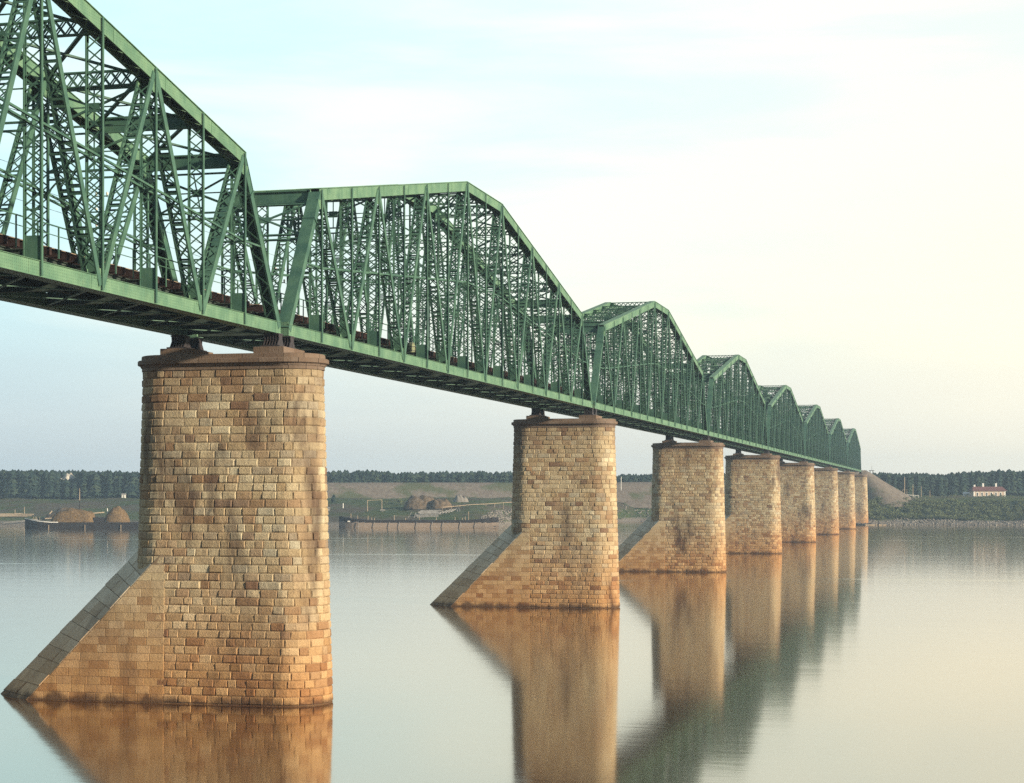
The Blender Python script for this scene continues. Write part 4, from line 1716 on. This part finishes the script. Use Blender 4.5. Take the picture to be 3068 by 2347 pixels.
# ------------------------------------------------------------------ barges
def hull_mesh(L, B, stations, m, zlo=None, zhi=None, out_=0.0):
    """lofted hull side band: stations (t, half-beam factor, sheer height); between fractions zlo..zhi of the height"""
    mb = MB()
    vs, fs = [], []
    for t, bf, sh in stations:
        hb = max(0.12, B / 2 * bf)
        x = -L / 2 + L * t
        lo, hi = (-1.0 if zlo is None else zlo * sh), (sh if zhi is None else zhi * sh)
        for sgn in (-1, 1):
            vs.append((x, sgn * (hb * (0.86 if zlo is None else 0.86 + 0.14 * (zlo if zlo else 0)) + out_), lo))
            vs.append((x, sgn * (hb * (0.86 + 0.14 * (zhi or 1)) + out_), hi))
    n = len(stations)
    for i in range(n - 1):
        a, b = 4 * i, 4 * i + 4
        fs += [(a, b, b + 1, a + 1), (b + 2, a + 2, a + 3, b + 3), (a + 2, b + 2, b, a), (a + 1, b + 1, b + 3, a + 3)]
    fs += [(0, 1, 3, 2), (4 * n - 4, 4 * n - 2, 4 * n - 1, 4 * n - 3)]
    mb.add(vs, fs)
    return mb


def stations(kind):
    S = []
    for i in range(25):
        t = i / 24
        bow = min(1, t / 0.16)
        st = min(1, (1 - t) / 0.10)
        bf = (1 - (1 - bow) ** 2.2) * (0.55 + 0.45 * (1 - (1 - st) ** 2.0))
        if kind == 'hay':
            sh = 2.7 + 1.6 * (1 - min(1, t / 0.17)) ** 1.5 + 0.7 * (1 - min(1, (1 - t) / 0.12)) ** 1.5
        else:
            sh = 3.3 + 1.7 * (1 - min(1, t / 0.22)) ** 1.6 + 1.3 * (1 - min(1, (1 - t) / 0.22)) ** 1.4
        S.append((t, bf, sh))
    return S


# hay barge at the left
LB = 74.0
D1 = 779.0
xc = (75 + 75 + LB * FPX / D1) / 2
r = empty('hay_barge', P(xc, D1, 0), "dark tarred barge loaded with hay, moored at the left bank", 'barge', None, YAW)
S1 = stations('hay')
part('hull', hull_mesh(LB, 10, S1, TARHULL), TARHULL, r)
m = MB()
for i in range(5):                             # pale gunwale on the bow
    a, b = S1[i], S1[i + 1]
    for s in (-1,):
        m.bar((-LB / 2 + LB * a[0], s * (5 * a[1] + .06), a[2] + .05), (-LB / 2 + LB * b[0], s * (5 * b[1] + .06), b[2] + .05), (0, 1, 0), 0.2, 0.38)
part('gunwale', m, WHITEPAINT, r)
for px in (155, 263, 370):
    m = MB()
    x = (px - xc) * D1 / FPX
    m.box(x - 0.14, x + 0.14, -5.25, -5.05, -0.4, 1.6)
    part('rubbing_post', m, PALEWOOD, r)
mast = MB()
xm = (236 - xc) * D1 / FPX
mast.tube((xm, 1.5, 2), (xm, 1.5, 12.0), 0.22, 0.2, 8)
ms = part('mast', mast, TARHULL, r)
mt = MB()
mt.tube((xm, 1.5, 12.0), (xm, 1.5, 17.2), 0.19, 0.12, 8)
part('topmast', mt, PALEWOOD, ms)
m = MB()
xk = (301 - xc) * D1 / FPX
m.box(xk - 2.2, xk + 2.2, -2.5, 2.5, 2.6, 4.6)
m.box(xk - 2.4, xk + 2.4, -2.7, 2.7, 4.6, 4.75)
part('cabin', m, TARHULL, r)
for px, lean in ((98, 0.6), (106, 0.2), (112, -0.1), (121, 0.0)):
    m = MB()
    x = (px - xc) * D1 / FPX
    m.tube((x, -1, 2.6), (x + lean, -1, 5.0), 0.09, 0.09, 6)
    part('bitt', m, PALEWOOD, r)
m = MB()
xs = (324 - xc) * D1 / FPX
m.tube((xs, 0, 4.6), (xs - 0.4, 0, 8.6), 0.2, 0.2, 7)
part('stove_pipe', m, WHITEPAINT, r)
mound('haystack', 220, D1 + 0.4, 18.8, 8.6, 5.6, HAY, "long hump of hay heaped amidships on the dark barge, behind its mast", 'haystack', 0.62, 2.6, 0.07, 2.4, 'hay on the dark barge', 1.6)
mound('haystack', 351, D1 + 0.4, 10.8, 8.2, 6.6, HAY, "shorter rounded heap of hay on the dark barge, beside the nearest pier", 'haystack', 0.5, 1.7, 0.06, 2.4, 'hay on the dark barge', 0.4)
for i, (px1, py1) in enumerate(((-40, 1576), (-60, 1586))):
    a, b = P(77, D1, 3.6 - i), P(px1, 846, 1.4 - i * 0.9)
    m = MB()
    prev = Vector()
    for k in range(1, 13):
        t = k / 12
        q = (b - a) * t - Vector((0, 0, 4.0 * t * (1 - t) * 0.5))
        m.tube(prev, q, 0.07, 0.07, 5)
        prev = q
    tag(part('mooring_rope', m, ROPE, None, a), ("upper" if i == 0 else "lower") + " mooring rope from the bow of the hay barge to the bank", 'rope', 'mooring ropes of the hay barge')

# long bare-wood barge in the middle
D2, L2 = 800.0, 70.0
xc2 = (1017 + 1493) / 2
r = empty('wooden_barge', P(xc2, D2 - 2, 0), "long low wooden barge with dark upper strake, moored between the two nearest piers", 'barge', None, YAW)
S2 = stations('bare')
part('hull', hull_mesh(L2, 9, S2, WOODHULL), WOODHULL, r)
part('upper_strake', hull_mesh(L2, 9, S2, TARHULL, 0.52, 1.02, 0.05), TARHULL, r)
part('wale', hull_mesh(L2, 9, S2, TARHULL, 0.0, 0.17, 0.05), TARHULL, r)
for px in (1077, 1124, 1169, 1199, 1251, 1297, 1329, 1381, 1426):
    m = MB()
    x = (px - xc2) * D2 / FPX
    m.box(x - 0.09, x + 0.09, -4.78, -4.6, -0.3, 2.6)
    part('rubbing_post', m, GREYWOOD, r)
for px, h in ((1054, 1.7), (1074, .8), (1105, 1.8), (1116, 1.0), (1124, .8), (1183, 2.0), (1217, .9), (1258, 1.4), (1308, 1.2), (1364, 1.3), (1386, .9), (1394, 1.4), (1404, 3.6)):
    m = MB()
    x = (px - xc2) * D2 / FPX
    m.box(x - 0.13, x + 0.13, -3.2, -2.94, 3.0, 3.5 + h + (1.0 if px < 1090 else 0))
    part('bitt', m, PALEWOOD, r)
m = MB()
m.bar(((1183 - xc2) * D2 / FPX, -3.05, 5.3), ((1258 - xc2) * D2 / FPX, -3.05, 4.8), (0, 1, 0), 0.08, 0.08)
part('deck_rail', m, GREYWOOD, r)
m = MB()
xb = (1048 - xc2) * D2 / FPX
m.box(xb - 0.5, xb + 0.5, -4.45, -4.3, 2.6, 3.1)
part('name_board', m, WHITEPAINT, r)


# rowing boat and floating boom by the last pier
def boat(px, D, L, label):
    r = empty('rowing_boat', P(px, D, 0), label, 'boat', None, YAW)
    S = []
    for i in range(13):
        t = i / 12
        S.append((t, max(0.05, math.sin(math.pi * min(1, 0.08 + t * 0.9)) ** 0.6), 0.75 + 0.5 * abs(t - 0.5) ** 1.5 * 2))
    part('hull', hull_mesh(L, 1.8, S, TARHULL), TARHULL, r)
    for f in (-0.15, 0.15):
        m = MB()
        m.box(L * f - 0.15, L * f + 0.15, -0.75, 0.75, 0.86, 0.92)
        part('thwart', m, PALEWOOD, r)


boat(2583, 862, 9.0, "dark rowing boat lying at the foot of the farthest pier")
r = empty('floating_boom', P(2630, 860, 0), "pale floating timber boom on the water right of the farthest pier", 'boom', None, YAW)
for x0, x1 in ((-6.0, -1.4), (-1.0, 2.0), (2.4, 4.0)):
    m = MB()
    m.bar((x0, 0, 0.15), (x1, 0, 0.15), (0, 1, 0), 0.8, 0.7)
    part('timber', m, PALEWOOD, r)
m = MB()
m.tube((0.2, -0.5, -0.5), (0.2, -0.5, 2.0), 0.22, 0.2, 7)
part('mooring_post', m, TARHULL, r)

# ------------------------------------------------------------------ right bank: house, poles, fence
HD = 930.0
hx = (2911 + 3006) / 2
r = empty('red_roofed_house', P(hx, HD, gz(hx, HD) - 0.25), "long cream house with a low red roof on the right bank", 'house', None, YAW)
W2, DP, WH = 8.1, 4.0, 3.5
m = MB()
m.box(-W2, W2, -DP, DP, 0, WH)
part('wall', m, CREAM, r)
for s in (-1, 1):
    m = MB()
    m.box(s * (W2 - 0.28) - 0.3, s * (W2 - 0.28) + 0.32, -DP - 0.05, -DP - 0.002, 0.0, WH)
    part('corner_board', m, WHITEPAINT, r)
m = MB()
e = 0.7
vs = [(-W2 - e, -DP - e, WH - .05), (W2 + e, -DP - e, WH - .05), (W2 + e, DP + e, WH - .05), (-W2 - e, DP + e, WH - .05), (-W2 + 0.6, 0, WH + 2.0), (W2 - 0.6, 0, WH + 2.0)]
vs += [(a, b, c + 0.12) for a, b, c in vs]
fs = [(3, 2, 1, 0), (6, 7, 11, 10), (8, 9, 10, 11), (9, 6, 10), (7, 8, 11), (0, 1, 7, 6), (1, 2, 8, 7), (2, 3, 9, 8), (3, 0, 6, 9)]
m.add(vs, fs)
rf = part('roof', m, REDROOF, r)
for x, h in ((-6.6, 0.9), (-2.2, 1.7), (4.4, 1.7)):
    m = MB()
    m.box(x - 0.4, x + 0.4, -0.1, 0.7, WH + 1.2, WH + 2.0 + h)
    m.box(x - 0.5, x + 0.5, -0.2, 0.8, WH + 2.0 + h, WH + 2.15 + h)
    part('chimney', m, WHITEPAINT, rf)
for k in range(6):
    x = -6.15 + k * 2.36
    m = MB()
    m.box(x - 0.62, x + 0.62, -DP - 0.06, -DP - 0.004, 0.75, 2.85)
    wf = part('window', m, WHITEPAINT, r)
    m = MB()
    m.box(x - 0.36, x + 0.36, -DP - 0.075, -DP - 0.062, 0.98, 2.55)
    part('pane', m, DARKGLASS, wf)

POLES = [(2710, 1430, 925, 0.26, "tallest pole by the embankment, steadied by a slanting stay"), (2717, 1467, 945, 0.14, "short pole just right of the tallest pole"),
         (2735, 1452, 918, 0.2, "second tallest pole at the end of the white fence"), (2760, 1458, 922, 0.18, "middle-height pole standing right of the white fence"),
         (2786, 1470, 915, 0.18, "rightmost pole on the bank, between fence and red-roofed house")]
for i, (px, py, D, rr, lab) in enumerate(POLES):
    z0 = gz(px, D) - 0.3
    b = P(px, D, z0)
    t = P(px, D, None, py)
    r = empty('telegraph_pole', b, lab, 'pole', 'poles on the right bank')
    m = MB()
    m.tube((0, 0, 0), t - b, rr, rr * 0.7, 8)
    part('pole_shaft', m, PALEWOOD, r)
    m = MB()
    m.tube((0, 0, (t - b).z), (0, 0, (t - b).z + 0.25), rr * 0.75, 0.03, 8)
    part('pole_cap', m, GREYWOOD, r)
    if i == 0:
        m = MB()
        m.tube(Vector((0, 0, (t - b).z * 0.5)), RT * -3.4 + Vector((0, 0, 0.9)), 0.1, 0.1, 6)
        part('stay', m, PALEWOOD, r)
fa, fb = 2591, 2752
r = empty('white_fence', P(fa, 912, gz(fa, 912)), "low white paling fence along the top of the right bank below the embankment", 'fence')
base = Vector(r.location)
nf = 30
zf = [P(fa + (fb - fa) * i / nf, 912 - 0.1 * i, gz(fa + (fb - fa) * i / nf, 912 - 0.1 * i)) - base for i in range(nf + 1)]
for o_ in (1.25,):
    m = MB()
    for a, b in zip(zf, zf[1:]):
        m.bar(a + Vector((0, 0, o_)), b + Vector((0, 0, o_)), (0, 0, 1), 0.22, 0.08)
    part('fence_rail', m, WHITEPAINT, r)
for i, a in enumerate(zf):
    if i in (0, 4, 8, 10, 11, 12, 15, 18, 20, 21, 22, 23, 24, 27, 30) or i % 7 == 0:
        m = MB()
        m.box(a.x - 0.12, a.x + 0.12, a.y - 0.12, a.y + 0.12, a.z - 0.4, a.z + 1.3)
        part('fence_post', m, WHITEPAINT, r)
# look-out shelter on the shoulder of the embankment
b = P(2611, 914, 24.6)
r = empty('lookout_shelter', b, "tiny dark shelter with a flat roof and a pole on the shoulder of the embankment", 'shelter', None, YAW)
m = MB()
for sx in (-1, 1):
    for sy in (-1, 1):
        m2 = MB()
        m2.box(sx * 0.7 - 0.08, sx * 0.7 + 0.08, sy * 0.6 - 0.08, sy * 0.6 + 0.08, -0.6, 1.9)
        part('post', m2, TARHULL, r)
m.box(-1.2, 1.2, -1.0, 1.0, 1.9, 2.15)
part('roof', m, TARHULL, r)
m = MB()
m.tube((0.2, 0, 2.15), (0.2, 0, 4.4), 0.07, 0.05, 6)
part('flagpole', m, TARHULL, r)

# ------------------------------------------------------------------ evening haze over the river
hz = MB()
hz.box(-1850, 1850, -450, 2250, -7.0, 60)
hm, hnt, hn, hl, hb = new_mat('evening_haze')
hn.remove(hb)
pv = hn.new('ShaderNodeVolumePrincipled')
pv.inputs['Color'].default_value = (0.60, 0.80, 1.0, 1)
pv.inputs['Density'].default_value = 0.00025
pv.inputs['Anisotropy'].default_value = 0.2
hl.new(pv.outputs[0], hn['Material Output'].inputs['Volume'])
tag(part('haze', hz, hm, None), kind='stuff')
